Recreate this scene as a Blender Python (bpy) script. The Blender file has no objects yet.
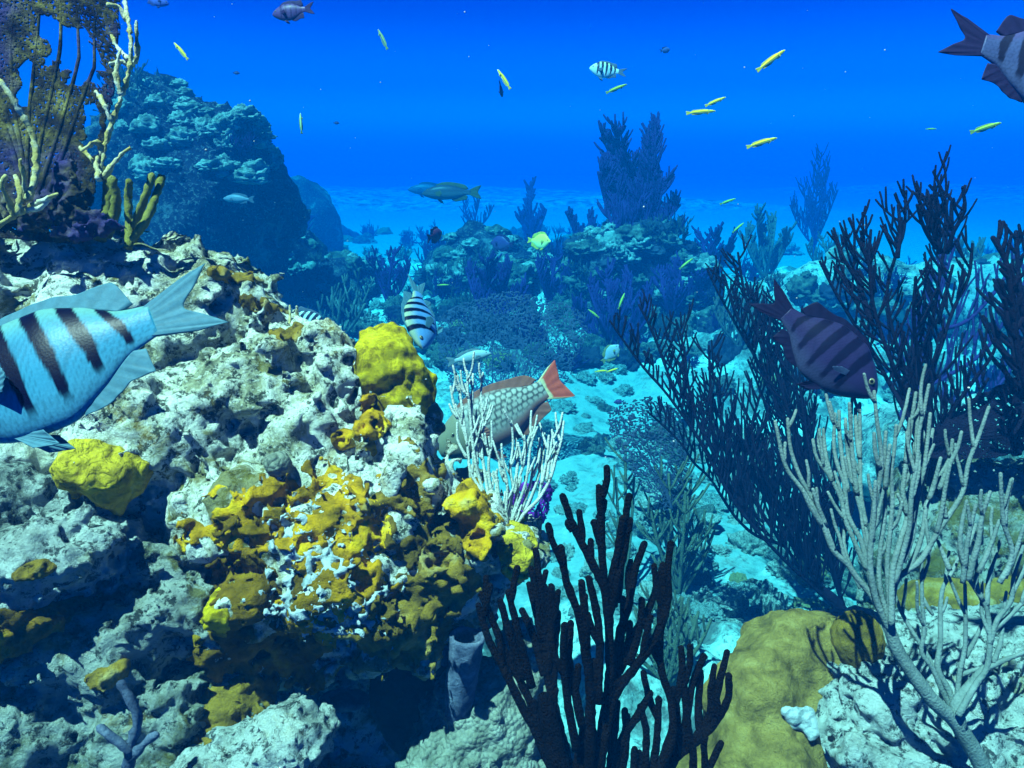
import bpy, bmesh, math, random
import numpy as np
from mathutils import Vector, Matrix

# ------------------------------------------------------------------ scene, camera, light
SC = bpy.context.scene
COL = SC.collection
random.seed(7)
RNG = np.random.default_rng(7)
F = 750.0                     # focal length in pixels of a 1024 wide frame
PITCH = math.radians(16.3)
CAM = np.array([0.0, 0.0, 1.4])
RT = np.array([1.0, 0, 0])
FW = np.array([0, math.cos(PITCH), -math.sin(PITCH)])
UP = np.array([0, math.sin(PITCH), math.cos(PITCH)])
RM = np.stack([RT, UP, FW], 1)      # (right, up, depth) -> world

cam = bpy.data.cameras.new('camera')
cam.sensor_width = 36.0
cam.lens = F / 1024 * 36.0
cam.clip_start = 0.02
cam.clip_end = 400
camo = bpy.data.objects.new('camera', cam)
COL.objects.link(camo)
camo.location = CAM
camo.rotation_euler = (math.radians(90) - PITCH, 0, 0)
SC.camera = camo

SUN_FROM = Vector((-0.30, -0.27, 0.91)).normalized()
sun_el = math.asin(SUN_FROM.z)
world = bpy.data.worlds.new('World')
SC.world = world
world.use_nodes = True
wn, wl = world.node_tree.nodes, world.node_tree.links
wn.clear()
sky = wn.new('ShaderNodeTexSky')
sky.sky_type = 'NISHITA'
sky.sun_disc = False
sky.sun_elevation = sun_el
sky.sun_rotation = math.atan2(SUN_FROM.x, SUN_FROM.y)
geo = wn.new('ShaderNodeTexCoord')
sep = wn.new('ShaderNodeSeparateXYZ')
wl.new(geo.outputs['Generated'], sep.inputs[0])
ramp = wn.new('ShaderNodeValToRGB')      # the water column filters the daylight to blue
ramp.color_ramp.interpolation = 'EASE'
e = ramp.color_ramp.elements
e[0].position = 0.0; e[0].color = (0.0, 0.62, 1.2, 1)
e[1].position = 1.0; e[1].color = (0.05, 0.12, 0.17, 1)
for p_, c_ in ((0.04, (0.0, 0.50, 1.2, 1)), (0.10, (0.0, 0.21, 1.05, 1)), (0.2, (0.0, 0.045, 0.74, 1)), (0.5, (0.0, 0.02, 0.13, 1))):
    q = e.new(p_); q.color = c_
wl.new(sep.outputs['Z'], ramp.inputs[0])
mx = wn.new('ShaderNodeMix'); mx.data_type = 'RGBA'; mx.blend_type = 'MULTIPLY'
mx.inputs['Factor'].default_value = 1.0
wl.new(sky.outputs[0], mx.inputs[6]); wl.new(ramp.outputs[0], mx.inputs[7])
bg = wn.new('ShaderNodeBackground'); bg.inputs['Strength'].default_value = 0.055
wo = wn.new('ShaderNodeOutputWorld')
wl.new(mx.outputs[2], bg.inputs[0]); wl.new(bg.outputs[0], wo.inputs['Surface'])

sl = bpy.data.lights.new('sun', 'SUN')
sl.energy = 5.0
sl.angle = math.radians(0.6)
sl.color = (1.0, 0.87, 0.72)
so = bpy.data.objects.new('sun', sl)
COL.objects.link(so)
so.location = (-4, -3, 12)
so.rotation_euler = SUN_FROM.to_track_quat('Z', 'Y').to_euler()

SC.view_settings.view_transform = 'Standard'
SC.view_settings.look = 'None'
SC.view_settings.exposure = 1.86
SC.view_settings.gamma = 1.0
SC.view_settings.use_curve_mapping = False
SC.cycles.max_bounces = 5
SC.cycles.diffuse_bounces = 1
SC.cycles.glossy_bounces = 1
SC.cycles.transmission_bounces = 2
SC.cycles.transparent_max_bounces = 6
SC.cycles.volume_bounces = 0
SC.cycles.caustics_reflective = False
SC.cycles.caustics_refractive = False
SC.cycles.use_denoising = True

# ------------------------------------------------------------------ helpers: noise, meshes
def P(px, py, d):
    """the point that lies d metres deep along the view through a pixel"""
    return CAM + RM @ np.array([(px - 512) / F * d, (384 - py) / F * d, d])

def PV(px, py, d):
    return np.array([(px - 512) / F * d, (384 - py) / F * d, d])

def hsh(i, j, k, seed):
    h = (i.astype(np.uint32) * np.uint32(374761393) + j.astype(np.uint32) * np.uint32(668265263)
         + k.astype(np.uint32) * np.uint32(2147483647 - 57) + np.uint32((seed * 974711 + 1013) & 0xffffffff))
    h = (h ^ (h >> np.uint32(13))) * np.uint32(1274126177)
    h = h ^ (h >> np.uint32(16))
    h = h * np.uint32(2246822519)
    return h ^ (h >> np.uint32(15))

def pn(p, seed=0):
    p = np.asarray(p, np.float32)
    f = np.floor(p); i = f.astype(np.int32).view(np.uint32); t = p - f
    u = t * t * t * (t * (t * 6 - 15) + 10)
    out = 0
    for a in (0, 1):
        for b in (0, 1):
            for c in (0, 1):
                h = hsh(i[:, 0] + np.uint32(a), i[:, 1] + np.uint32(b), i[:, 2] + np.uint32(c), seed)
                g = [((h >> np.uint32(s)) & np.uint32(1023)).astype(np.float32) / 511.5 - 1 for s in (0, 10, 20)]
                d = g[0] * (t[:, 0] - a) + g[1] * (t[:, 1] - b) + g[2] * (t[:, 2] - c)
                w = ((u[:, 0] if a else 1 - u[:, 0]) * (u[:, 1] if b else 1 - u[:, 1]) * (u[:, 2] if c else 1 - u[:, 2]))
                out = out + w * d
    return out

def fbm(p, octv=4, seed=0, gain=0.5, lac=2.03):
    a, s = 1.0, 0
    p = np.asarray(p, np.float64)
    for o in range(octv):
        s = s + a * pn(p, seed + o * 17)
        p = p * lac + 3.1; a *= gain
    return s

def billow(p, octv=4, seed=0, gain=0.55):
    a, s = 1.0, 0
    p = np.asarray(p, np.float64)
    for o in range(octv):
        s = s + a * np.abs(pn(p, seed + o * 17))
        p = p * 2.03 + 5.3; a *= gain
    return s

def worley(p, seed=0):
    p = np.asarray(p, np.float64)
    f = np.floor(p).astype(np.int64); t = p - f
    best = np.full(len(p), 9.0)
    for a in (-1, 0, 1):
        for b in (-1, 0, 1):
            for c in (-1, 0, 1):
                h = hsh(f[:, 0] + a, f[:, 1] + b, f[:, 2] + c, seed)
                d = 0
                for ax, (s, o) in enumerate(((0, a), (10, b), (20, c))):
                    r = ((h >> np.uint32(s)) & np.uint32(1023)).astype(np.float64) / 1023
                    d = d + (o + r - t[:, ax]) ** 2
                best = np.minimum(best, d)
    return np.sqrt(best)

def smooth(a, b, x):
    t = np.clip((x - a) / (b - a), 0, 1)
    return t * t * (3 - 2 * t)

def tag(o, label=None, cat=None, group=None, kind=None):
    if label: o['label'] = label
    if cat: o['category'] = cat
    if group: o['group'] = group
    if kind: o['kind'] = kind
    return o

def link_mesh(name, me, parent=None, loc=None):
    o = bpy.data.objects.new(name, me)
    COL.objects.link(o)
    if loc is not None: o.location = loc
    if parent is not None: o.parent = parent
    return o

def make_mesh(name, v, f, m, sm=True, col=None):
    me = bpy.data.meshes.new(name)
    me.from_pydata(np.asarray(v, float).tolist(), [], f if isinstance(f, list) else np.asarray(f).tolist())
    if sm: me.polygons.foreach_set('use_smooth', [True] * len(me.polygons))
    if m is not None: me.materials.append(m)
    if col is not None:
        ca = me.color_attributes.new('Col', 'FLOAT_COLOR', 'POINT')
        c4 = np.concatenate([col, np.ones((len(col), 1))], 1).astype(np.float32)
        ca.data.foreach_set('color', c4.ravel())
    me.update()
    return me

def obj(name, v, f, m, parent=None, origin=None, sm=True, col=None):
    """mesh object; v is in world space, origin is where its pivot goes (or, with a parent, v minus the parent's base)"""
    v = np.asarray(v, float)
    if parent is not None:
        return link_mesh(name, make_mesh(name, v - np.array(parent.location), f, m, sm, col), parent)
    if origin is None:
        origin = np.array([v[:, 0].mean(), v[:, 1].mean(), v[:, 2].min()])
    return link_mesh(name, make_mesh(name, v - np.asarray(origin), f, m, sm, col), None, origin)

def empty(name, loc):
    o = bpy.data.objects.new(name, None)
    COL.objects.link(o)
    o.location = loc
    o.empty_display_size = 0.05
    return o

def copy_tree(o, parent=None):
    c = o.copy(); COL.objects.link(c)
    if parent is not None: c.parent = parent
    for ch in list(o.children): copy_tree(ch, c)
    return c

# ---- surface nets: a mesh from a field on a grid
CORN = [(a, b, c) for a in (0, 1) for b in (0, 1) for c in (0, 1)]
EDG = [(p, q) for p in range(8) for q in range(p + 1, 8) if sum(abs(CORN[p][i] - CORN[q][i]) for i in range(3)) == 1]

def snets(V, o, h):
    s = V < 0
    sh = tuple(n - 1 for n in V.shape)
    tot = np.zeros(sh, np.int8)
    for a, b, c in CORN:
        tot += s[a:a + sh[0], b:b + sh[1], c:c + sh[2]]
    act = (tot > 0) & (tot < 8)
    idx = np.full(sh, -1, np.int64)
    ii = np.argwhere(act)
    idx[act] = np.arange(len(ii))
    vals = [V[ii[:, 0] + a, ii[:, 1] + b, ii[:, 2] + c] for a, b, c in CORN]
    acc = np.zeros((len(ii), 3)); cnt = np.zeros(len(ii))
    for p, q in EDG:
        fa, fb = vals[p], vals[q]
        m = (fa < 0) != (fb < 0)
        t = np.where(m, fa / np.where(m, fa - fb, 1), 0)
        pa, pb = np.array(CORN[p], float), np.array(CORN[q], float)
        pos = pa + t[:, None] * (pb - pa)
        acc += pos * m[:, None]; cnt += m
    v = (ii + acc / cnt[:, None]) * h + np.asarray(o)
    faces = []
    for ax in range(3):
        b, c = (ax + 1) % 3, (ax + 2) % 3
        sl0 = [slice(1, -1)] * 3; sl1 = [slice(1, -1)] * 3
        sl0[ax] = slice(0, -1); sl1[ax] = slice(1, None)
        s0, s1 = s[tuple(sl0)], s[tuple(sl1)]
        e_ = np.argwhere(s0 != s1)
        if not len(e_): continue
        off = np.array([1, 1, 1]); off[ax] = 0
        e_ = e_ + off
        ea, eb = np.zeros(3, int), np.zeros(3, int)
        ea[b] = 1; eb[c] = 1
        q = [e_ - ea - eb, e_ - eb, e_, e_ - ea]
        q = np.stack([idx[x[:, 0], x[:, 1], x[:, 2]] for x in q], 1)
        flip = s[tuple((e_).T)] 
        q[flip] = q[flip][:, ::-1]
        faces.append(q)
    fc = np.concatenate(faces)
    fc = fc[(fc >= 0).all(1)]
    return v, fc

def ell_field(X, ells, k=0.03):
    """smooth union of ellipsoids (centre, radii)"""
    out = None
    X = np.asarray(X, np.float32)
    for c, r in ells:
        r = np.asarray(r, np.float32)
        q = (X - np.asarray(c, np.float32)) / r
        s1 = np.einsum('ij,ij->i', q, q)
        q /= r
        s2 = np.einsum('ij,ij->i', q, q)
        n = np.sqrt(s1)
        d = (n - 1) * n / np.sqrt(s2 + 1e-9)
        if out is None: out = d
        else:
            h = np.clip(0.5 + 0.5 * (out - d) / k, 0, 1)
            out = out + (d - out) * h - k * h * (1 - h)
    return out

def field_mesh(fn, lo, hi, h, band=0.075):
    """mesh of fn(points, fine?) < 0 in a box; blocks far from the surface are skipped, the noisy field is evaluated near it only"""
    lo, hi = np.asarray(lo, float), np.asarray(hi, float)
    nb = np.ceil((hi - lo) / h / 4).astype(int) + 1
    n = nb * 4
    c = np.stack(np.meshgrid(*[lo[i] + h * (4 * np.arange(nb[i]) + 1.5) for i in range(3)], indexing='ij'), -1).reshape(-1, 3)
    cb = fn(c, False)
    V = cb.reshape(tuple(nb))
    near = np.abs(V) < band + 6.5 * h
    for ax in range(3):
        V = np.repeat(V, 4, ax); near = np.repeat(near, 4, ax)
    V = V.copy()
    ii = np.argwhere(near)
    g = lo + ii * h
    b = fn(g, False)
    m = np.abs(b) < band
    b[m] = fn(g[m], True)
    V[near] = b
    return snets(V, lo, h)

def px_ells(rows):
    out = []
    for px, py, d, rx, ry, rd in rows:
        out.append((PV(px, py, d), np.array([rx / F * d, ry / F * d, rd])))
    return out

def cam2w(v): return CAM + v @ RM.T

def bounds(ells, pad=0.06):
    lo = np.min([c - r for c, r in ells], 0) - pad
    hi = np.max([c + r for c, r in ells], 0) + pad
    return lo, hi

# ---- tubes
def tubes(polys, sides=6, jitter=0.0, knob=0.0, seed=0):
    """polys: list of (points Nx3, radii N); all swept into one vertex/face list, round tips"""
    V, Fc, n0 = [], [], 0
    rg = np.random.default_rng(seed)
    ang = np.arange(sides) * 2 * math.pi / sides
    ca, sa = np.cos(ang), np.sin(ang)
    for pts, rad in polys:
        pts = np.asarray(pts, float); rad = np.asarray(rad, float)
        if len(pts) < 2: continue
        t = np.gradient(pts, axis=0)
        t /= np.linalg.norm(t, axis=1)[:, None] + 1e-12
        # round tip
        tip = pts[-1] + t[-1] * rad[-1] * np.array([[0.6], [0.95]])
        pts = np.vstack([pts, tip]); rad = np.concatenate([rad, [rad[-1] * 0.8, rad[-1] * 0.25]])
        t = np.vstack([t, t[-1], t[-1]])
        if jitter: rad = rad * (1 + jitter * rg.uniform(-1, 1, len(rad)))
        ref = np.array([0.31, 0.9, 0.2]) if abs(t[0] @ np.array([0.31, 0.9, 0.2])) < 0.85 else np.array([1.0, 0, 0])
        u = np.cross(t[0], ref); u /= np.linalg.norm(u)
        ring = []
        for i in range(len(pts)):
            u = u - t[i] * (u @ t[i]); u /= np.linalg.norm(u) + 1e-12
            w = np.cross(t[i], u)
            rr = rad[i] * (1 + (knob * rg.uniform(-1, 1, sides) if knob else 0))
            ring.append(pts[i] + (u[None] * ca[:, None] + w[None] * sa[:, None]) * (np.ones(sides) * rr)[:, None])
        V.append(np.concatenate(ring))
        k = len(pts)
        base = n0 + np.arange(k - 1)[:, None] * sides
        a = base + np.arange(sides); b_ = base + (np.arange(sides) + 1) % sides
        q = np.stack([a, b_, b_ + sides, a + sides], -1).reshape(-1, 4)
        Fc += q.tolist()
        Fc.append([n0 + i for i in range(sides)][::-1])
        Fc.append([n0 + (k - 1) * sides + i for i in range(sides)])
        n0 += k * sides
    return np.concatenate(V), Fc

def spline(pts, step):
    """Catmull-Rom through points, resampled at about step"""
    pts = np.asarray(pts, float)
    if len(pts) == 2:
        n = max(2, int(np.linalg.norm(pts[1] - pts[0]) / step) + 1)
        return pts[0] + np.linspace(0, 1, n)[:, None] * (pts[1] - pts[0])
    q = np.vstack([2 * pts[0] - pts[1], pts, 2 * pts[-1] - pts[-2]])
    out = []
    for i in range(1, len(q) - 2):
        n = max(2, int(np.linalg.norm(q[i + 1] - q[i]) / step))
        t = np.linspace(0, 1, n, endpoint=False)[:, None]
        a, b, c, d = q[i - 1], q[i], q[i + 1], q[i + 2]
        out.append(0.5 * (2 * b + (c - a) * t + (2 * a - 5 * b + 4 * c - d) * t ** 2 + (3 * b - a - 3 * c + d) * t ** 3))
    out.append(q[-2:-1])
    return np.concatenate(out)

def nrm(v): v = np.asarray(v, float); return v / (np.linalg.norm(v) + 1e-12)

# ------------------------------------------------------------------ materials
def new_mat(name):
    m = bpy.data.materials.new(name)
    m.use_nodes = True
    nt = m.node_tree
    b = nt.nodes['Principled BSDF']
    return m, nt, b

def setb(b, rough=0.8, spec=0.25):
    b.inputs['Roughness'].default_value = rough
    b.inputs['Specular IOR Level'].default_value = spec * (0.08 if rough > 0.7 else 0.25)   # under water the index step is small

def N(nt, t, **kw):
    n = nt.nodes.new(t)
    for k, v in kw.items():
        if hasattr(n, k): setattr(n, k, v)
        else: n.inputs[k].default_value = v
    return n

def ramp_of(nt, stops, fac, interp='LINEAR'):
    r = nt.nodes.new('ShaderNodeValToRGB')
    r.color_ramp.interpolation = interp
    el = r.color_ramp.elements
    el[0].position = stops[0][0]; el[0].color = (*stops[0][1], 1)
    el[1].position = stops[-1][0]; el[1].color = (*stops[-1][1], 1)
    for p, c in stops[1:-1]:
        q = el.new(p); q.color = (*c, 1)
    nt.links.new(fac, r.inputs[0])
    return r.outputs[0]

def noise(nt, co, scale, detail=6, rough=0.6, dist=0.0):
    n = N(nt, 'ShaderNodeTexNoise', Scale=scale, Detail=detail, Roughness=rough, Distortion=dist)
    nt.links.new(co, n.inputs['Vector'])
    return n.outputs[0]

def vor(nt, co, scale, feature='F1'):
    n = N(nt, 'ShaderNodeTexVoronoi', feature=feature, Scale=scale)
    nt.links.new(co, n.inputs['Vector'])
    return n.outputs['Distance']

def mixc(nt, a, b, f):
    n = nt.nodes.new('ShaderNodeMix'); n.data_type = 'RGBA'
    for s, i in ((a, 6), (b, 7)):
        if isinstance(s, tuple): n.inputs[i].default_value = (*s, 1)
        else: nt.links.new(s, n.inputs[i])
    if isinstance(f, float): n.inputs[0].default_value = f
    else: nt.links.new(f, n.inputs[0])
    return n.outputs[2]

def maprange(nt, x, a, b, c=0.0, d=1.0):
    n = nt.nodes.new('ShaderNodeMapRange')
    nt.links.new(x, n.inputs[0])
    for i, q in enumerate((a, b, c, d)): n.inputs[i + 1].default_value = q
    return n.outputs[0]

def bump(nt, bsdf, h, strength, dist, prev=None):
    n = nt.nodes.new('ShaderNodeBump')
    n.inputs['Strength'].default_value = strength
    n.inputs['Distance'].default_value = dist
    nt.links.new(h, n.inputs['Height'])
    if prev is not None: nt.links.new(prev, n.inputs['Normal'])
    nt.links.new(n.outputs[0], bsdf.inputs['Normal'])
    return n.outputs[0]

def coords(nt):
    return nt.nodes.new('ShaderNodeTexCoord').outputs['Object']

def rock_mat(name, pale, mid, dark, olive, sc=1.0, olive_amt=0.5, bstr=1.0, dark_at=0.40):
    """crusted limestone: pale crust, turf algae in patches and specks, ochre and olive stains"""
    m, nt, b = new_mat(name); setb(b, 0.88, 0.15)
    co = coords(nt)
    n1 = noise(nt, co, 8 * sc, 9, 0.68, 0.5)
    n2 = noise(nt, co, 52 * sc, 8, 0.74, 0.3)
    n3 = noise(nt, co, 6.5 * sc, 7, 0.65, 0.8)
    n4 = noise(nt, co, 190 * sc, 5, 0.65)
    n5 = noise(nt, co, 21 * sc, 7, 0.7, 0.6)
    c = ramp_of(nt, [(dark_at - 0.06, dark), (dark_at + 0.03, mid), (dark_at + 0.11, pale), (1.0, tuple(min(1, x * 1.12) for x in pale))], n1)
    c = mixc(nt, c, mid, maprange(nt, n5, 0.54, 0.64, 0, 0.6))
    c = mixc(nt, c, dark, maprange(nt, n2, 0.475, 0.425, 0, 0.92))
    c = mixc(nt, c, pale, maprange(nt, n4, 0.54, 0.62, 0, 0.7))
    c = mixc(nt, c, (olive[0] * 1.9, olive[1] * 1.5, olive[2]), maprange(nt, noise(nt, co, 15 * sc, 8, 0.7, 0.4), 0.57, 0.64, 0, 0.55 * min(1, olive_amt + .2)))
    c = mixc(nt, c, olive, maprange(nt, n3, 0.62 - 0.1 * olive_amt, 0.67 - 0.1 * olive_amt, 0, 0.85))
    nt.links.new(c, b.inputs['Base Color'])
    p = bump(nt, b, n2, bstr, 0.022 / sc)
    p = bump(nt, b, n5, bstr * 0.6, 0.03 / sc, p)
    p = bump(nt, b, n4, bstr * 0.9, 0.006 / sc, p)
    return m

def coral_mat(name, stops, scale, bscale, bdist, rough=0.75, pat='noise', bstr=0.8):
    """one coral or sponge skin: colour mottle plus pores, knobs or grooves"""
    m, nt, b = new_mat(name); setb(b, rough, 0.25)
    co = coords(nt)
    n1 = noise(nt, co, scale, 7, 0.62, 0.3)
    c = ramp_of(nt, stops, n1)
    nt.links.new(c, b.inputs['Base Color'])
    if pat == 'noise': h = noise(nt, co, bscale, 6, 0.65)
    elif pat == 'knob': h = maprange(nt, vor(nt, co, bscale), 0, 1, 1, 0)
    else: h = noise(nt, co, bscale, 2, 0.4, 1.5)
    p = bump(nt, b, h, bstr, bdist * 2.2)
    bump(nt, b, noise(nt, co, bscale * 3.5, 5, 0.7), bstr * 0.8, bdist * 0.9, p)
    return m

def attr_mat(name, rough=0.45, spec=0.4, fin=False, mottle=0.12, msc=60):
    m, nt, b = new_mat(name); setb(b, rough, spec)
    a = nt.nodes.new('ShaderNodeVertexColor'); a.layer_name = 'Col'
    co = coords(nt)
    n = noise(nt, co, msc, 4, 0.6)
    mul = nt.nodes.new('ShaderNodeMix'); mul.data_type = 'RGBA'; mul.blend_type = 'MULTIPLY'
    mul.inputs[0].default_value = 1.0
    nt.links.new(a.outputs[0], mul.inputs[6])
    g = maprange(nt, n, 0.25, 0.75, 1 - mottle, 1 + mottle)
    nt.links.new(g, mul.inputs[7])
    nt.links.new(mul.outputs[2], b.inputs['Base Color'])
    sc_ = vor(nt, co, 80)
    bump(nt, b, n if fin else sc_, 0.15 if fin else 0.03, 0.003)
    if fin:
        tr = nt.nodes.new('ShaderNodeBsdfTranslucent'); nt.links.new(mul.outputs[2], tr.inputs[0])
        mxs = nt.nodes.new('ShaderNodeMixShader'); mxs.inputs[0].default_value = 0.45
        nt.links.new(b.outputs[0], mxs.inputs[1]); nt.links.new(tr.outputs[0], mxs.inputs[2])
        nt.links.new(mxs.outputs[0], nt.nodes['Material Output'].inputs['Surface'])
    return m

M = {}
M['rock'] = rock_mat('crusted_limestone', (0.84, 0.80, 0.68), (0.42, 0.39, 0.24), (0.030, 0.034, 0.022), (0.22, 0.17, 0.02), 1.0, 0.75, 1.0, 0.385)
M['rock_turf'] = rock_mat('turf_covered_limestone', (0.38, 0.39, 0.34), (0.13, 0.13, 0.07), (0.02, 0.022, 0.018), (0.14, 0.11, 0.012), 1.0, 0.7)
M['rock_white'] = rock_mat('white_limestone', (0.52, 0.54, 0.50), (0.28, 0.29, 0.26), (0.035, 0.04, 0.04), (0.30, 0.26, 0.10), 0.9, 0.1, 1.0, 0.385)
M['rock_dark'] = rock_mat('shaded_limestone', (0.20, 0.22, 0.22), (0.06, 0.06, 0.06), (0.015, 0.015, 0.02), (0.05, 0.05, 0.02), 1.0, 0.3)
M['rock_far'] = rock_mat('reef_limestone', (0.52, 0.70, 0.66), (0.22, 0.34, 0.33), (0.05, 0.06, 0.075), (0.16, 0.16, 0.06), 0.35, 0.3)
M['mound'] = rock_mat('shaded_reef_mound', (0.22, 0.25, 0.26), (0.035, 0.03, 0.05), (0.02, 0.015, 0.035), (0.05, 0.05, 0.05), 0.30, 0.1, 1.0, 0.50)  # dark reef tone; it also carries the shade of the great mound's flank
M['mustard'] = coral_mat('mustard_coral', [(0.28, (0.04, 0.022, 0.006)), (0.42, (0.13, 0.07, 0.006)), (0.54, (0.24, 0.12, 0.006)), (0.66, (0.40, 0.24, 0.008)), (0.76, (0.40, 0.35, 0.22))], 16, 90, 0.006)
M['orange'] = coral_mat('orange_crust', [(0.32, (0.12, 0.07, 0.004)), (0.42, (0.30, 0.15, 0.004)), (0.52, (0.66, 0.31, 0.004)), (0.62, (0.80, 0.45, 0.006)), (0.74, (0.66, 0.50, 0.16))], 16, 120, 0.006)
M['yellow'] = coral_mat('yellow_coral', [(0.34, (0.20, 0.11, 0.008)), (0.43, (0.46, 0.29, 0.008)), (0.53, (0.88, 0.58, 0.008)), (0.7, (0.95, 0.68, 0.03))], 40, 110, 0.016, pat='noise', bstr=1.0)
M['yellow_tan'] = coral_mat('yellow_tan_coral', [(0.32, (0.14, 0.10, 0.015)), (0.46, (0.40, 0.26, 0.015)), (0.58, (0.60, 0.40, 0.02)), (0.74, (0.55, 0.48, 0.2))], 20, 60, 0.006, pat='groove', bstr=1.0)
M['olive'] = coral_mat('olive_coral', [(0.28, (0.06, 0.038, 0.008)), (0.42, (0.18, 0.105, 0.014)), (0.55, (0.33, 0.19, 0.02)), (0.7, (0.50, 0.38, 0.16))], 18, 110, 0.006)
M['star'] = coral_mat('mustard_star_coral', [(0.30, (0.09, 0.055, 0.012)), (0.42, (0.22, 0.135, 0.03)), (0.54, (0.33, 0.205, 0.045)), (0.72, (0.46, 0.31, 0.09))], 26, 80, 0.007, bstr=0.9)
M['knobby'] = coral_mat('knobby_coral', [(0.25, (0.07, 0.075, 0.055)), (0.5, (0.19, 0.19, 0.15)), (0.8, (0.34, 0.34, 0.29))], 30, 150, 0.003, pat='knob')
M['sponge_blue'] = coral_mat('violet_sponge', [(0.25, (0.03, 0.035, 0.07)), (0.45, (0.07, 0.085, 0.14)), (0.6, (0.14, 0.16, 0.23)), (0.75, (0.30, 0.33, 0.40))], 45, 150, 0.004)
M['plate_dark'] = coral_mat('dark_plate_coral', [(0.25, (0.02, 0.018, 0.02)), (0.5, (0.045, 0.035, 0.035)), (0.8, (0.08, 0.06, 0.05))], 20, 120, 0.003)
M['white_crust'] = coral_mat('white_frill', [(0.3, (0.18, 0.22, 0.22)), (0.5, (0.42, 0.46, 0.46)), (0.8, (0.62, 0.65, 0.65))], 40, 200, 0.003)
M['red_crust'] = coral_mat('red_sponge', [(0.25, (0.12, 0.02, 0.02)), (0.5, (0.25, 0.05, 0.04)), (0.8, (0.35, 0.1, 0.08))], 30, 150, 0.003)
M['purple'] = coral_mat('purple_gorgonian', [(0.25, (0.10, 0.015, 0.22)), (0.5, (0.18, 0.03, 0.40)), (0.8, (0.26, 0.06, 0.5))], 30, 200, 0.002)
M['gorg_dark'] = coral_mat('dark_gorgonian', [(0.25, (0.003, 0.002, 0.0015)), (0.5, (0.005, 0.003, 0.0025)), (0.8, (0.010, 0.006, 0.005))], 60, 380, 0.0014, 1.0, 'knob', 0.9)
M['gorg_navy'] = coral_mat('blackish_gorgonian', [(0.25, (0.004, 0.003, 0.007)), (0.5, (0.008, 0.005, 0.012)), (0.8, (0.016, 0.010, 0.022))], 40, 300, 0.001, 1.0, 'knob', 0.7)
M['gorg_grey'] = coral_mat('grey_gorgonian', [(0.25, (0.085, 0.105, 0.10)), (0.5, (0.14, 0.165, 0.155)), (0.8, (0.22, 0.25, 0.235))], 40, 360, 0.0005, 0.9, 'knob', 0.8)
M['gorg_pale'] = coral_mat('pale_gorgonian', [(0.25, (0.28, 0.28, 0.25)), (0.5, (0.42, 0.42, 0.38)), (0.8, (0.56, 0.56, 0.5))], 40, 360, 0.0005, 0.9, 'knob', 0.8)
M['gorg_green'] = coral_mat('green_grey_gorgonian', [(0.25, (0.05, 0.07, 0.05)), (0.5, (0.09, 0.11, 0.07)), (0.8, (0.14, 0.16, 0.1))], 30, 300, 0.002, 0.8, 'knob', 0.8)
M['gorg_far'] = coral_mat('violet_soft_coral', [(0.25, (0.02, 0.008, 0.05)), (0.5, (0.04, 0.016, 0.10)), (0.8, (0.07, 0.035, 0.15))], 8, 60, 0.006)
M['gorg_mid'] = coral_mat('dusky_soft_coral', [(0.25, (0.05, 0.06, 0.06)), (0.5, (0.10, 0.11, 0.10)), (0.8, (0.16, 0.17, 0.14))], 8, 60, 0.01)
M['fan'] = coral_mat('brown_sea_fan', [(0.32, (0.012, 0.008, 0.02)), (0.44, (0.04, 0.03, 0.02)), (0.54, (0.11, 0.08, 0.022)), (0.64, (0.26, 0.20, 0.05)), (0.75, (0.42, 0.38, 0.2))], 36, 160, 0.004)
_nt = M['fan'].node_tree; _b = _nt.nodes['Principled BSDF']; _l = _b.inputs['Base Color'].links[0].from_socket
_nt.links.new(mixc(_nt, _l, (0.045, 0.03, 0.14), maprange(_nt, noise(_nt, coords(_nt), 9, 4, .6), .47, .57, 0, .9)), _b.inputs['Base Color'])
M['fan_dark'] = coral_mat('violet_sea_fan', [(0.25, (0.02, 0.03, 0.06)), (0.5, (0.04, 0.055, 0.10)), (0.8, (0.08, 0.10, 0.15))], 20, 160, 0.002)
M['fire'] = coral_mat('cream_fire_coral', [(0.3, (0.34, 0.23, 0.04)), (0.46, (0.52, 0.42, 0.16)), (0.6, (0.60, 0.58, 0.46)), (0.8, (0.7, 0.7, 0.62))], 30, 160, 0.003)
M['rod_olive'] = coral_mat('olive_sea_rod', [(0.25, (0.10, 0.09, 0.015)), (0.5, (0.22, 0.20, 0.04)), (0.8, (0.34, 0.32, 0.10))], 30, 240, 0.002)
M['head_pale'] = coral_mat('pale_coral_head', [(0.30, (0.05, 0.06, 0.06)), (0.42, (0.20, 0.25, 0.22)), (0.54, (0.44, 0.50, 0.45)), (0.75, (0.66, 0.70, 0.64))], 11, 40, 0.03, bstr=1.0)
M['head_grey'] = coral_mat('grey_green_coral_head', [(0.30, (0.02, 0.025, 0.03)), (0.42, (0.07, 0.09, 0.08)), (0.55, (0.17, 0.20, 0.16)), (0.75, (0.34, 0.37, 0.30))], 11, 40, 0.03, bstr=1.0)
M['head_dark'] = coral_mat('dark_coral_head', [(0.25, (0.02, 0.02, 0.035)), (0.5, (0.05, 0.05, 0.075)), (0.8, (0.10, 0.10, 0.12))], 7, 30, 0.02)
M['head_tan'] = coral_mat('tan_coral_head', [(0.25, (0.16, 0.15, 0.06)), (0.5, (0.32, 0.30, 0.13)), (0.8, (0.45, 0.43, 0.24))], 9, 60, 0.015, pat='knob')
M['fish'] = attr_mat('fish_skin', 0.55, 0.12, False, 0.10)
M['fin'] = attr_mat('fish_fin', 0.5, 0.3, True, 0.12, 40)
M['fish'].node_tree.nodes['Principled BSDF'].inputs['Specular IOR Level'].default_value = 0.08
M['fish'].node_tree.nodes['Principled BSDF'].inputs['Roughness'].default_value = 0.38
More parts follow.
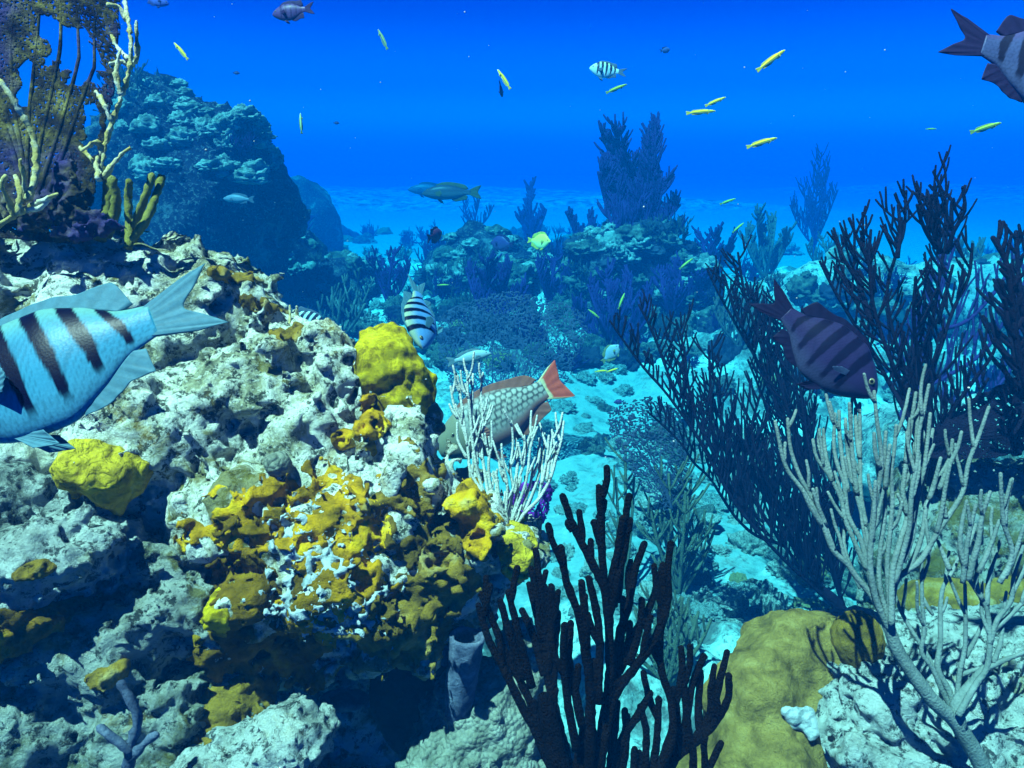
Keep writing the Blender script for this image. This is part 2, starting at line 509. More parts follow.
me_, nt_, b_ = new_mat('eye_glass'); setb(b_, 0.12, 0.6); b_.inputs['Base Color'].default_value = (0.55, 0.5, 0.3, 1); M['eye'] = me_
nt_.links.new(ramp_of(nt_, [(0.3, (0.10, 0.09, 0.06)), (0.7, (0.20, 0.17, 0.10))], noise(nt_, coords(nt_), 300, 2)), b_.inputs['Base Color'])
me_, nt_, b_ = new_mat('pupil'); setb(b_, 0.08, 0.6); b_.inputs['Base Color'].default_value = (0.004, 0.004, 0.006, 1); M['pupil'] = me_

# seabed material: pale sand and rubble by the mesh attribute 'reef'
m, nt, b = new_mat('sand_and_rubble'); setb(b, 0.9, 0.1)
co = coords(nt)
at = nt.nodes.new('ShaderNodeAttribute'); at.attribute_name = 'reef'
ns = noise(nt, co, 12, 8, 0.65); nf = noise(nt, co, 45, 6, 0.7); nc = noise(nt, co, 3.0, 8, 0.7, 0.6)
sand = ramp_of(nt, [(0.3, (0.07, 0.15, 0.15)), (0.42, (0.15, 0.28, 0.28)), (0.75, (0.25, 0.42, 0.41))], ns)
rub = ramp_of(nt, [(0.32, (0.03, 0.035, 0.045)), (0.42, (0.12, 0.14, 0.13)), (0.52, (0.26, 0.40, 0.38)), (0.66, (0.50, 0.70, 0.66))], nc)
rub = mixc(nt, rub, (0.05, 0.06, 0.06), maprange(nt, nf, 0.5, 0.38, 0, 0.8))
ad = nt.nodes.new('ShaderNodeMath'); ad.operation = 'ADD'
nt.links.new(at.outputs['Fac'], ad.inputs[0]); nt.links.new(maprange(nt, ns, 0.3, 0.7, -0.35, 0.35), ad.inputs[1])
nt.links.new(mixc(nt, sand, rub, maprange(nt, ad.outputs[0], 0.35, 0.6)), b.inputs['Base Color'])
p = bump(nt, b, ns, 0.5, 0.03); bump(nt, b, nf, 0.7, 0.015, p)
M['seabed'] = m

# ------------------------------------------------------------------ seabed
def reefmask(x, y):
    def blob(cx, cy, rx, ry, s=0.35):
        return 1 - smooth(1 - s, 1 + s, np.sqrt(((x - cx) / rx) ** 2 + ((y - cy) / ry) ** 2))
    w = np.stack([x * 0.9, y * 0.9, 0 * x], 1)
    n = 0.35 * fbm(w, 3, 5)
    a = np.maximum.reduce([blob(-1.3, 6.6, 2.5, 2.9), blob(2.9, 5.6, 2.1, 3.0), blob(0.75, 6.6, 0.9, 1.7), 0.40 * blob(1.0, 3.0, 0.75, 1.0)])
    a = np.maximum(a, 0.95 * blob(0.4, 1.2, 2.5, 0.9))
    far = smooth(21, 24, y) * (1 - smooth(34, 44, y))
    far = far * smooth(-0.25, 0.1, pn(np.stack([x * 0.05, y * 0.12, 0 * x + 3], 1), 9) + 0.12)
    return np.clip(a + n * (a > 0.02) * 0.8, 0, 1), far

def zsea(x, y):
    x = np.asarray(x, float).ravel(); y = np.asarray(y, float).ravel()
    m_, far = reefmask(x, y)
    p3 = np.stack([x, y, 0 * x], 1)
    dist = np.sqrt(x * x + y * y)
    bank = smooth(2.6, 5.0, y) * 0.30 + 0.06
    fade = 1 - smooth(14, 20, dist)
    h = m_ * fade * (bank + 0.22 * (billow(p3 * 1.6, 3, 21) - 0.25) + 0.10 * (billow(p3 * 5.5, 3, 31) - 0.25) * smooth(12, 6, dist))
    h = h + 0.05 * pn(p3 * 0.6, 3) * smooth(20, 5, dist) + 0.012 * pn(p3 * np.array([5, 8, 1]), 4) * smooth(9, 4, dist)
    h = h + far * 0.75 * (0.55 + 0.5 * pn(p3 * np.array([0.22, 0.3, 1]), 44))
    h = h + smooth(30, 70, dist) * 0.5
    return h, np.maximum(m_ * fade, far)

def build_seabed():
    na, nr = 460, 620
    r = np.concatenate([[0.05], 0.45 * (70 / 0.45) ** (np.linspace(0, 1, nr - 1) ** 0.92)])
    a = np.linspace(-1.15, 1.15, na)
    A, R_ = np.meshgrid(a, r)
    x, y = (R_ * np.sin(A)).ravel(), (R_ * np.cos(A)).ravel()
    z, mk = zsea(x, y)
    i = np.arange(nr - 1)[:, None] * na + np.arange(na - 1)
    f = np.stack([i, i + 1, i + 1 + na, i + na], -1).reshape(-1, 4)
    me = make_mesh('seabed', np.stack([x, y, z], 1), f, M['seabed'])
    at = me.attributes.new('reef', 'FLOAT', 'POINT')
    at.data.foreach_set('value', mk.astype(np.float32))
    o = link_mesh('seabed', me)
    o['kind'] = 'structure'
    return o
build_seabed()

def hit_sea(px, py, dmax=40):
    """world point where the view through pixels meets the seabed"""
    px, py = np.atleast_1d(px).astype(float), np.atleast_1d(py).astype(float)
    d = np.geomspace(0.9, dmax, 260)
    out = np.full((len(px), 3), np.nan)
    for i in range(len(px)):
        ray = RM @ np.array([(px[i] - 512) / F, (384 - py[i]) / F, 1])
        pts = CAM + d[:, None] * ray
        z, _ = zsea(pts[:, 0], pts[:, 1])
        w = np.nonzero(pts[:, 2] < z)[0]
        if len(w): 
            out[i] = pts[w[0]]; out[i, 2] = z[w[0]]
    return out

# ------------------------------------------------------------------ the water: one box of blue haze
def build_water():
    bm = bmesh.new()
    bmesh.ops.create_cube(bm, size=1)
    zt, zb = CAM[2] + 1.15, -1.3
    for v in bm.verts:
        v.co = Vector((v.co.x * 180, v.co.y * 180, zb if v.co.z < 0 else zt))
    me = bpy.data.meshes.new('haze'); bm.to_mesh(me); bm.free()
    m = bpy.data.materials.new('sea_water'); m.use_nodes = True
    nt = m.node_tree; nt.nodes.clear()
    out = nt.nodes.new('ShaderNodeOutputMaterial')
    pv = nt.nodes.new('ShaderNodeVolumePrincipled')
    pv.inputs['Color'].default_value = (0.0, 0.27, 1.0, 1)
    pv.inputs['Density'].default_value = 0.050
    pv.inputs['Anisotropy'].default_value = 0.0
    ab = nt.nodes.new('ShaderNodeVolumeAbsorption')
    ab.inputs['Color'].default_value = (0.0, 0.90, 1.0, 1)
    ab.inputs['Density'].default_value = 0.41
    ad = nt.nodes.new('ShaderNodeAddShader')
    nt.links.new(pv.outputs[0], ad.inputs[0]); nt.links.new(ab.outputs[0], ad.inputs[1])
    nt.links.new(ad.outputs[0], out.inputs['Volume'])
    me.materials.append(m)
    o = link_mesh('haze', me)
    o['kind'] = 'stuff'
build_water()
#__PART2__
# ------------------------------------------------------------------ big foreground rocks
ROCK = px_ells([
    (20, 315, 1.20, 130, 78, .24), (130, 318, 1.18, 95, 72, .20), (205, 340, 1.18, 90, 78, .18), (275, 385, 1.16, 78, 62, .18),
    (318, 425, 1.13, 60, 58, .15), (50, 430, 1.14, 140, 110, .22), (170, 440, 1.12, 120, 100, .20), (265, 500, 1.07, 95, 62, .17),
    (392, 432, 1.12, 38, 34, .09), (385, 500, 1.09, 75, 60, .16), (455, 535, 1.11, 62, 50, .14), (505, 548, 1.13, 34, 36, .10),
    (120, 570, 1.14, 150, 90, .20), (180, 640, 1.14, 110, 70, .16), (60, 700, 1.12, 150, 120, .18), (330, 700, 1.42, 150, 140, .16),
    (480, 900, 1.40, 190, 170, .20), (250, 900, 1.25, 300, 130, .22)])
LOBES = px_ells([
    (300, 570, 1.02, 62, 42, .12), (360, 560, 1.01, 52, 46, .12), (408, 610, 1.03, 44, 48, .09), (330, 630, 1.04, 40, 26, .09),
    (280, 640, 1.05, 40, 30, .09), (238, 650, 1.05, 48, 30, .09), (250, 600, 1.05, 60, 40, .10), (450, 585, 1.07, 38, 36, .08), (378, 635, 1.05, 30, 22, .08)])

def rock_fn(ells, k=0.035, amp=0.046, seed=1, fr=7.0, fine=0.015):
    def fn(X, full):
        d = ell_field(X, ells, k)
        if not full: return d
        w = X + 0.02 * np.stack([pn(X * 6, seed + 50), pn(X * 6, seed + 51), pn(X * 6, seed + 52)], 1)
        d = d + amp * (0.5 * pn(w * fr, seed) - 1.7 * (billow(w * fr * 1.3, 4, seed + 3, .62) - 0.36))
        q = np.abs(d) < 0.035
        Y = X[q]
        e_ = d[q] + fine * ((billow(Y * 30, 3, seed + 9, .65) - 0.45) * 1.3 - .8 * np.abs(pn(Y * 75, seed + 31)))
        pit = pn(Y * 19, seed + 7) + 0.4 * pn(Y * 47, seed + 8)
        d[q] = e_ + 0.012 * smooth(0.28, 0.66, pit)
        return d
    return fn

def rock_obj(name, ells, m, h, seed, label, cat, pad=0.05, **kw):
    fn = rock_fn(ells, seed=seed, **kw)
    lo, hi = bounds(ells, pad)
    v, f = field_mesh(fn, lo, hi, h)
    o = obj(name, cam2w(v), f, m)
    tag(o, label, cat)
    return o, fn

BIG = ROCK + LOBES
big_rock, big_fn = rock_obj('reef_rock', BIG, M['rock'], 0.0066, 1, 'large pale crusted reef rock with olive patches and a dark overhang', 'rock')

def crust(name, fn, spots, m, thick, label, cat, seed, h=0.0042, wob=0.034, lump=0.006, wf=24, holes=0.0, parent=None, group=None):
    """a living crust that follows the rock: the rock's field grown outward, cut by a ragged patch"""
    ells = px_ells(spots)
    def cf(X, full):
        msk = ell_field(X, ells, 0.02)
        if not full: return msk
        base = np.full(len(X), 1.0)
        b0 = fn(X, False)
        near = (np.abs(b0) < 0.10) & (msk < 0.07)
        base[b0 < -0.10] = -1.0
        base[near] = fn(X[near], True)
        msk = msk + wob * (fbm(X * wf, 4, seed, .62) * 1.7 + .12)
        if holes: msk = np.maximum(msk, smooth(0.34, 0.2, worley(X * 30, seed + 4)) * holes - 0.004)
        th = thick + lump * (pn(X * 34, seed + 8) + 0.6 * pn(X * 80, seed + 9)) 
        return np.maximum(base - th, msk)
    lo, hi = bounds(ells, 0.03)
    v, f = field_mesh(cf, lo, hi, h, band=0.2)
    o = obj(name, cam2w(v), f, m, parent)
    if label: tag(o, label, cat, group)
    return o

crust('encrusting_coral', big_fn, [(300, 500, 1.0, 70, 34, .16), (345, 480, 1.0, 46, 24, .16), (250, 520, 1.0, 42, 22, .16), (350, 520, 1.0, 50, 26, .16)],
      M['orange'], 0.0035, 'ochre orange crust spread over the pale ledge of the big rock', 'coral', 41, holes=0.014, lump=0.002)
crust('encrusting_coral', big_fn, [(345, 562, 1.0, 42, 44, .16), (380, 575, 1.0, 26, 36, .16), (330, 590, 1.0, 30, 26, .14)],
      M['orange'], 0.0045, 'bright orange knobby crust edged with white frills on the overhang', 'coral', 42, holes=0.016, lump=0.006)
crust('encrusting_coral', big_fn, [(275, 560, 1.0, 60, 40, .16), (240, 625, 1.0, 62, 50, .16), (300, 635, 1.0, 60, 46, .16)],
      M['mustard'], 0.006, 'dull mustard lobes hanging along the lower edge of the overhang', 'coral', 43, lump=0.008, wob=0.045)
crust('encrusting_coral', big_fn, [(410, 615, 1.0, 48, 54, .16), (440, 575, 1.0, 34, 36, .14)],
      M['olive'], 0.006, 'rounded olive lobe at the right end of the overhang', 'coral', 44, lump=0.008)
crust('encrusting_coral', big_fn, [(420, 500, 1.0, 26, 36, .16), (455, 530, 1.0, 40, 34, .16), (430, 545, 1.0, 40, 30, .16)],
      M['olive'], 0.003, 'olive crust with pale gaps below the upright yellow coral head', 'coral', 45, wob=0.06, lump=0.003)
crust('encrusting_coral', big_fn, [(468, 500, 1.0, 20, 18, .16), (478, 530, 1.0, 18, 18, .16)],
      M['orange'], 0.010, 'small orange patch beside the foot of the pale gorgonian', 'coral', 46, wob=0.012)
crust('encrusting_coral', big_fn, [(515, 545, 1.1, 22, 26, .16)],
      M['yellow_tan'], 0.012, 'yellow knob on the right tip of the big rock', 'coral', 47, wob=0.01)
crust('encrusting_coral', big_fn, [(352, 436, 1.05, 14, 10, .15)], M['orange'], 0.010, 'tiny orange blob left of the small tan coral dome', 'coral', 48, wob=0.006)
crust('encrusting_coral', big_fn, [(372, 412, 1.05, 10, 20, .15), (384, 425, 1.05, 12, 8, .15)], M['orange'], 0.010, 'thin orange strip under the upright yellow coral head', 'coral', 49, wob=0.006)
crust('encrusting_coral', big_fn, [(240, 300, 1.02, 22, 10, .2)], M['olive'], 0.004, 'upper of the thin olive patches on the sunlit ridge', 'coral', 50, wob=0.01)
crust('encrusting_coral', big_fn, [(215, 268, 1.02, 18, 9, .2)], M['olive'], 0.004, 'thin olive patch at the crest by the striped tail', 'coral', 51, wob=0.01)
crust('encrusting_coral', big_fn, [(290, 332, 1.05, 14, 10, .2)], M['olive'], 0.004, 'thin olive patch at the right end of the sunlit ridge', 'coral', 52, wob=0.01)
for i, (sx, sy, rr, lb) in enumerate([(318, 588, 20, 'white frilly tuft on the left of the orange knobby crust'), (372, 596, 16, 'white frilly tuft on the right of the orange knobby crust'),
                                      (345, 545, 15, 'white frilly band above the orange knobby crust'),
                                      (318, 520, 9, 'white speck in the ochre crust on the ledge')]):
    crust('white_frill', big_fn, [(sx, sy, 1.0, rr, rr * 1.1, .16)], M['white_crust'], 0.008, lb, 'algae', 60 + i, wob=0.05, wf=70, lump=0.010, h=0.0026)

# upright yellow head, small domes, yellow lump
def lump_obj(name, ells, m, h, seed, label, cat, amp=0.010, fr=16, fine=0.003, ff=70, k=0.02, parent=None, group=None, pad=0.03):
    E = px_ells(ells)
    def fn(X, full):
        d = ell_field(X, E, k)
        if full:
            d = d + amp * fbm(X * fr, 3, seed) * 1.5 + fine * (worley(X * ff, seed + 1) - 0.45) * 1.5
        return d
    lo, hi = bounds(E, pad)
    v, f = field_mesh(fn, lo, hi, h, band=0.06)
    o = obj(name, cam2w(v), f, m, parent)
    if label: tag(o, label, cat, group)
    return o
lump_obj('stony_coral', [(385, 358, 1.10, 30, 34, .05), (402, 385, 1.10, 31, 34, .05), (375, 378, 1.10, 22, 34, .045), (396, 405, 1.10, 30, 20, .045)],
         M['yellow'], 0.0036, 71, 'bright yellow upright coral head standing on the rock ridge', 'coral', amp=0.010, fr=24, fine=0.006, ff=48)
lump_obj('stony_coral', [(379, 446, 1.04, 22, 17, .035)], M['yellow_tan'], 0.003, 72, 'small yellow tan grooved dome below the upright yellow head', 'coral', amp=0.004)
lump_obj('stony_coral', [(278, 463, 0.95, 14, 14, .022)], M['knobby'], 0.003, 73, 'little grey knob standing on the pale ledge', 'coral', amp=0.004)
lump_obj('stony_coral', [(98, 470, 0.92, 38, 30, .05), (120, 480, 0.92, 24, 26, .04)], M['yellow_tan'], 0.0034, 74, 'dull yellow lump under the belly of the big striped fish', 'coral', amp=0.012, fr=24, fine=0.006, ff=46)

# separate boulders around the big rock
BL = px_ells([(30, 560, 0.90, 85, 40, .10), (85, 540, 0.90, 42, 28, .08), (10, 600, 0.9, 60, 44, .1), (20, 500, 0.95, 60, 34, .08)])
o_, bl_fn = rock_obj('boulder', BL, M['rock_white'], 0.0046, 11, 'white topped boulder below the big striped fish', 'rock', amp=0.026, k=0.02)
crust('encrusting_coral', bl_fn, [(20, 625, 0.86, 66, 26, .12)], M['mustard'], 0.010, 'mustard crust under the white topped boulder at the picture edge', 'coral', 53, wob=0.008, lump=0.004)
crust('encrusting_coral', bl_fn, [(40, 569, 0.82, 16, 10, .1)], M['olive'], 0.007, 'small round olive knob on the white topped boulder', 'coral', 54, wob=0.003, lump=0.003)
BL2 = px_ells([(120, 640, 0.93, 52, 50, .08), (185, 600, .97, 60, 34, .08), (215, 560, 1.0, 40, 26, .06), (165, 560, .95, 30, 18, .05), (60, 650, .9, 40, 26, .06), (75, 700, 0.95, 70, 60, .08), (150, 720, 0.94, 70, 50, .08), (20, 740, .9, 60, 60, .08), (100, 800, .92, 160, 60, .1)])
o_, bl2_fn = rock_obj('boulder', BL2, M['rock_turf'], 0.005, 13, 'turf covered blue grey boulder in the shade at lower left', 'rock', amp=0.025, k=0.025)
crust('encrusting_coral', bl2_fn, [(112, 668, 0.88, 22, 12, .12)], M['olive'], 0.006, 'olive patch on the turf covered boulder', 'coral', 55, wob=0.012)
BL3 = px_ells([(285, 745, 0.88, 40, 32, .06), (240, 775, 0.88, 60, 34, .07), (310, 735, 0.89, 22, 18, .04), (220, 820, .88, 120, 50, .1)])
o_, bl3_fn = rock_obj('boulder', BL3, M['rock_white'], 0.0042, 17, 'white knobbly boulder at the mouth of the dark cave', 'rock', amp=0.016, k=0.015)
BL4 = px_ells([(225, 705, 0.98, 44, 46, .06), (205, 745, 0.95, 34, 40, .06)])
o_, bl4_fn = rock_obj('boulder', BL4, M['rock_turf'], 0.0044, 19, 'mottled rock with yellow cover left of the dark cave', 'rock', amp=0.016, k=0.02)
crust('encrusting_coral', bl4_fn, [(232, 710, 0.92, 34, 28, .12), (210, 742, 0.92, 24, 32, .12)], M['olive'], 0.006, 'yellow olive crust left of the dark cave', 'coral', 56, wob=0.02)
crust('encrusting_coral', big_fn, [(250, 595, 1.0, 18, 24, .15)], M['yellow'], 0.014, 'short yellow streaks in the shade under the ledge', 'coral', 57, wob=0.02)
# white rock at lower right with its mustard star coral
BR = px_ells([(900, 740, 1.16, 120, 90, .22), (990, 700, 1.22, 130, 70, .25), (850, 700, 1.16, 60, 55, .14), (930, 660, 1.25, 110, 30, .15), (900, 900, 1.3, 240, 140, .3), (1010, 640, 1.4, 80, 26, .15)])
br_rock, br_fn = rock_obj('boulder', BR, M['rock_white'], 0.0062, 23, 'broad white boulder under the grey gorgonian at lower right', 'rock', amp=0.034, k=0.04)
lump_obj('star_coral', [(790, 668, 1.18, 58, 46, .09), (820, 640, 1.2, 42, 28, .08), (760, 715, 1.14, 56, 66, .09), (765, 770, 1.1, 64, 60, .10), (740, 800, 1.1, 70, 60, .1)],
         M['star'], 0.0042, 81, 'broad mustard star coral spreading down the white boulder', 'coral', amp=0.017, fr=13, fine=0.0035, ff=60)
lump_obj('star_coral', [(857, 640, 1.13, 25, 28, .04)], M['olive'], 0.003, 82, 'small olive dome against the broad mustard coral', 'coral', amp=0.003, ff=90, fine=0.003)
lump_obj('star_coral', [(950, 605, 1.5, 50, 28, .08), (1000, 598, 1.52, 40, 26, .08)], M['olive'], 0.005, 83, 'olive coral mound seen through the grey gorgonian branches', 'coral', amp=0.008, ff=60, fine=0.004)
lump_obj('algae_sheet', [(803, 719, 1.055, 15, 14, .006), (792, 712, 1.055, 11, 6, .005), (812, 732, 1.05, 8, 6, .005)], M['white_crust'], 0.002, 84, 'torn white scrap lying on the edge of the mustard coral', 'algae', amp=0.006, fr=45, fine=0.0, k=.006)

# cave mouth: knobby coral, plate coral, violet tube sponges
lump_obj('knobby_coral', [(482, 728, 1.08, 62, 70, .09), (520, 684, 1.13, 34, 66, .08), (450, 780, 1.04, 50, 50, .08), (500, 800, 1.06, 80, 60, .1)],
         M['knobby'], 0.0042, 91, 'grey green knobby coral beside the front dark gorgonian', 'coral', amp=0.008, fr=9, fine=0.012, ff=52)
lump_obj('plate_coral', [(412, 698, 1.14, 42, 60, .02), (428, 655, 1.15, 30, 46, .02)], M['plate_dark'], 0.0042, 92, 'dark brown plate coral at the cave mouth', 'coral', amp=0.005, fr=10, fine=0.002)
lump_obj('sponge', [(345, 700, 1.12, 26, 9, .03)], M['sponge_blue'], 0.003, 93, 'small blue sponge lying in the dark cave', 'sponge', amp=0.006)

def tube_sponge(axis, rads, wall, m, name, label):
    """hollow sponge: outer wall, rolled lip and inner wall as one swept skin"""
    a = spline([P(*q) for q in axis], 0.006)
    n = len(a)
    R0 = np.interp(np.linspace(0, 1, n), np.linspace(0, 1, len(rads)), rads)
    sides = 40
    t = np.gradient(a, axis=0); t /= np.linalg.norm(t, axis=1)[:, None]
    u = np.cross(t[0], [0, 1, 0]); u /= np.linalg.norm(u)
    rows = []
    seq = [(i, R0[i]) for i in range(n)] + [(n - 1, R0[-1] - wall * .5), (n - 1, R0[-1] - wall)] + [(i, R0[i] - wall) for i in range(n - 2, max(0, n - 16), -1)]
    for k, (i, r) in enumerate(seq):
        uu = u - t[i] * (u @ t[i]); uu /= np.linalg.norm(uu); w = np.cross(t[i], uu)
        th = np.arange(sides) * 2 * math.pi / sides
        lift = t[i] * (wall * .5 if k == n else 0)
        rows.append(a[i] + lift + (uu[None] * np.cos(th)[:, None] + w[None] * np.sin(th)[:, None]) * r)
    V = np.concatenate(rows)
    d = V - np.repeat(np.array([a[i] for i, r in seq]), sides, 0)
    d /= np.linalg.norm(d, axis=1)[:, None] + 1e-9
    V = V + d * (0.003 * fbm(V * 40, 3, 5) * 1.6 + 0.002 * pn(V * 130, 6))[:, None]
    k = len(seq)
    i = np.arange(k - 1)[:, None] * sides
    A, B = i + np.arange(sides), i + (np.arange(sides) + 1) % sides
    f = np.stack([A, B, B + sides, A + sides], -1).reshape(-1, 4).tolist()
    f.append(list(range((k - 1) * sides, k * sides)))
    o = obj(name, V, f, m)
    tag(o, label, 'sponge')
tube_sponge([(456, 716, 1.02), (460, 692, 1.01), (464, 662, 1.0), (467, 637, .99)], [.0155, .020, .0205, .023], .006, M['sponge_blue'], 'tube_sponge', 'violet blue tube sponge standing on the knobby coral')
tube_sponge([(452, 662, 1.15), (460, 632, 1.15), (474, 604, 1.15)], [.028, .036, .042], .007, M['sponge_blue'], 'tube_sponge', 'darker violet tube sponge behind the front tube sponge')
# blue grey twig coral lower left
tw = [([(128, 775, .80), (131, 745, .79), (138, 722, .785), (133, 705, .78), (121, 684, .775)], .0062, .0044),
      ([(131, 752, .79), (118, 742, .78), (100, 728, .78)], .006, .0042), ([(130, 760, .79), (146, 742, .785), (156, 735, .78)], .0056, .0036)]
pl = []
for p_, r0, r1 in tw:
    s = spline([P(*q) for q in p_], .006); pl.append((s, np.linspace(r0, r1, len(s))))
v, f = tubes(pl, 12, .22, .16, 3)
tag(obj('twig_coral', v, f, M['sponge_blue']), 'blue grey branching twig coral at lower left', 'coral')
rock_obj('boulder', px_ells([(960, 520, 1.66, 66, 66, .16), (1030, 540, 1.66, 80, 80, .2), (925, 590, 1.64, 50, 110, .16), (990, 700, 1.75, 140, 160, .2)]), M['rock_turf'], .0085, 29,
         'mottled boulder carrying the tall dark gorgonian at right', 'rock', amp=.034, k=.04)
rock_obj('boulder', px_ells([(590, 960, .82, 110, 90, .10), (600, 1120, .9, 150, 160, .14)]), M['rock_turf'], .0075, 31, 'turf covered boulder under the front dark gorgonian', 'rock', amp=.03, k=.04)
#__PART3__
# ------------------------------------------------------------------ gorgonians
def limbs_px(rows, ox, oy, sc, d0, seed, spread=0.06, step=0.006):
    """traced limbs (picture outline) turned into curves in space: each limb leans its own way in depth"""
    rg = np.random.default_rng(seed)
    base = np.array([rows[0][-1][0], max(r[-1][1] for r in rows)])
    kg = rg.uniform(-1, 1)
    hgt = lambda c: np.hypot(c[0] - base[0], c[1] - base[1]) * sc / F * d0
    out = []
    for j, r in enumerate(rows):
        k = rg.uniform(-.5, .5) if j else 0.0
        h0 = hgt(r[-1])
        pts = [P(ox + c[0] * sc, oy + c[1] * sc, d0 + spread * (kg * min(1, hgt(c) / 0.25) + k * min(1, abs(hgt(c) - h0) / 0.12))) for c in r[::-1]]
        out.append(spline(pts, step))
    return out

def taper(s, r0, r1): return (s, np.linspace(r0, r1, len(s)))

def colony(name, label, cat, group, m, stem_polys, limb_groups, base, sides=7, jit=.08, knob=.06, part='branch', holdfast=None):
    t = empty(name, base)
    tag(t, label, cat, group)
    if stem_polys:
        v, f = tubes(stem_polys, sides + 2, jit, knob, 1); obj('stem', v, f, m, t)
    for i, g in enumerate(limb_groups):
        v, f = tubes(g, sides, jit, knob, i + 2); obj(part, v, f, m, t)
    if holdfast:
        c, r = holdfast
        bm = bmesh.new(); bmesh.ops.create_icosphere(bm, subdivisions=3, radius=1)
        v = np.array([x.co for x in bm.verts]); f = [[q.index for q in x.verts] for x in bm.faces]; bm.free()
        v = v * (1 + 0.2 * pn(v * 2, 3))[:, None] * np.array(r) + np.array(c)
        obj('holdfast', v, f, m, t)
    return t

def twigs(limb, rg, n, lmin, lmax, r0, r1, upv, t0=0.15, lean=0.5, fan=None, step=0.012, sub=0.0, env=None, opn=.62):
    """upright twigs leaving a limb on alternate sides and bending towards the light"""
    out = []
    L = len(limb)
    for j in range(n):
        t = t0 + (1 - t0) * (j + rg.uniform(.1, .9)) / n
        i = min(L - 2, int(t * (L - 1)))
        p0 = limb[i]; tg = nrm(limb[i + 1] - limb[i])
        side = nrm(np.cross(tg, fan if fan is not None else FW)) * (1 if rg.random() < .5 else -1)
        if side @ upv < -0.2: side = -side
        side = side + FW * rg.uniform(-.5, .5)
        ln = rg.uniform(lmin, lmax) * (env(t) if env else 1.0)
        k = max(4, int(ln / step))
        d = nrm(tg * (1.25 - opn) + side * opn)
        pts = [p0]; 
        for q in range(k):
            d = nrm(d + (upv * .13 + tg * .05) * lean * 2 + rg.normal(0, .075, 3))
            pts.append(pts[-1] + d * ln / k)
        pts = np.array(pts)
        out.append((pts, np.linspace(r0, r1, len(pts))))
        if sub and rg.random() < sub:
            a = rg.integers(1, max(2, k // 2 + 1))
            d2 = nrm(nrm(pts[a + 1] - pts[a]) + side * rg.choice([-.55, .55])); p2 = [pts[a]]
            k2 = max(3, int(k * .75))
            for q in range(k2):
                d2 = nrm(d2 + upv * .25 + rg.normal(0, .04, 3)); p2.append(p2[-1] + d2 * ln / k)
            out.append((np.array(p2), np.linspace(r0, r1, len(p2))))
    return out

# --- dark front gorgonian
OX, OY, S3 = 460, 470, 300 / 773
H = [
 [[(165, 620), (110, 505), (75, 440), (48, 350)][::-1] + [(190, 660), (235, 760), (300, 880)], [(56, 320), (85, 390), (112, 460), (168, 570), (225, 700)], [(105, 340), (130, 430), (165, 540)], [(125, 315), (150, 420), (185, 560)]],
 [[(195, 208), (205, 290), (215, 400), (225, 520), (250, 640), (285, 780), (320, 880)], [(183, 255), (200, 340), (212, 440)], [(178, 295), (195, 360), (218, 470)], [(218, 300), (224, 400), (225, 500)], [(235, 300), (234, 400), (228, 520)], [(160, 362), (190, 430), (218, 530)], [(253, 368), (245, 450), (240, 560)]],
 [[(260, 200), (275, 290), (305, 370), (320, 450), (335, 560), (335, 700), (330, 880)], [(313, 290), (322, 380), (325, 460)], [(285, 395), (280, 480), (296, 570), (315, 660)], [(270, 400), (266, 480), (278, 600), (300, 720)], [(332, 280), (352, 370), (360, 450), (356, 600)]],
 [[(265, 68), (290, 140), (325, 210), (352, 265), (376, 320), (385, 420), (385, 540), (365, 680), (335, 880)], [(358, 45), (362, 120), (365, 200), (372, 290), (384, 400)], [(345, 135), (352, 155), (363, 190)], [(278, 135), (284, 145), (292, 155)], [(371, 82), (366, 100), (362, 125)], [(420, 125), (410, 190), (396, 260), (385, 330)], [(438, 130), (426, 190), (410, 270), (394, 350)], [(412, 215), (412, 280), (404, 340)]],
 [[(475, 190), (450, 260), (436, 340), (416, 410), (400, 500), (385, 600)], [(520, 255), (500, 320), (476, 380), (442, 430), (416, 490), (392, 580)], [(468, 335), (465, 390), (446, 470), (432, 500)], [(425, 490), (436, 495), (440, 480)][::-1] + [(410, 520)]],
 [[(543, 190), (535, 260), (535, 340), (505, 430), (450, 510), (410, 560), (388, 620), (365, 730), (340, 880)], [(522, 270), (515, 440), (520, 520), (545, 600), (545, 700), (500, 800)]],
 [[(688, 470), (670, 540), (650, 620), (600, 700), (540, 750), (470, 800), (360, 880)], [(692, 530), (690, 590), (650, 660), (590, 715)], [(570, 460), (575, 540), (582, 600), (590, 715)], [(628, 480), (600, 550), (585, 630), (570, 730)], [(620, 520), (614, 620), (622, 690)], [(672, 705), (650, 750), (610, 830), (500, 900)], [(582, 660), (600, 720), (600, 800)]],
 [[(490, 575), (460, 630), (420, 690), (395, 770), (360, 880)], [(425, 620), (428, 700), (415, 790)], [(465, 610), (480, 680), (470, 790), (420, 880)], [(512, 590), (508, 680), (492, 780), (440, 880)], [(550, 565), (560, 640), (556, 740), (500, 830)], [(405, 600), (398, 680), (385, 780)], [(450, 720), (446, 780), (420, 850)]],
]
gl = []
for gi, g in enumerate(H):
    ls = limbs_px(g, OX, OY, S3, 0.74 + 0.012 * math.sin(gi * 2.1), 100 + gi, 0.04, .0045)
    tw_ = []
    for k, s in enumerate(ls):
        if len(s) > 18: tw_ += twigs(s, np.random.default_rng(130 + gi * 9 + k), max(1, len(s) // 16), .012, .05, .0037, .0032, nrm(UP), .3, .6, None, .005, 0, None, .45)
    gl.append([taper(s, .0045 if k else .0058, .0035) for k, s in enumerate(ls)] + tw_)
stem = [taper(spline([P(575, 850, .74), P(580, 800, .74), P(588, 730, .74)], .01),   .016, .009), taper(spline([P(575, 840, .74), P(562, 780, .74), P(545, 700, .74)], .01), .015, .008)]
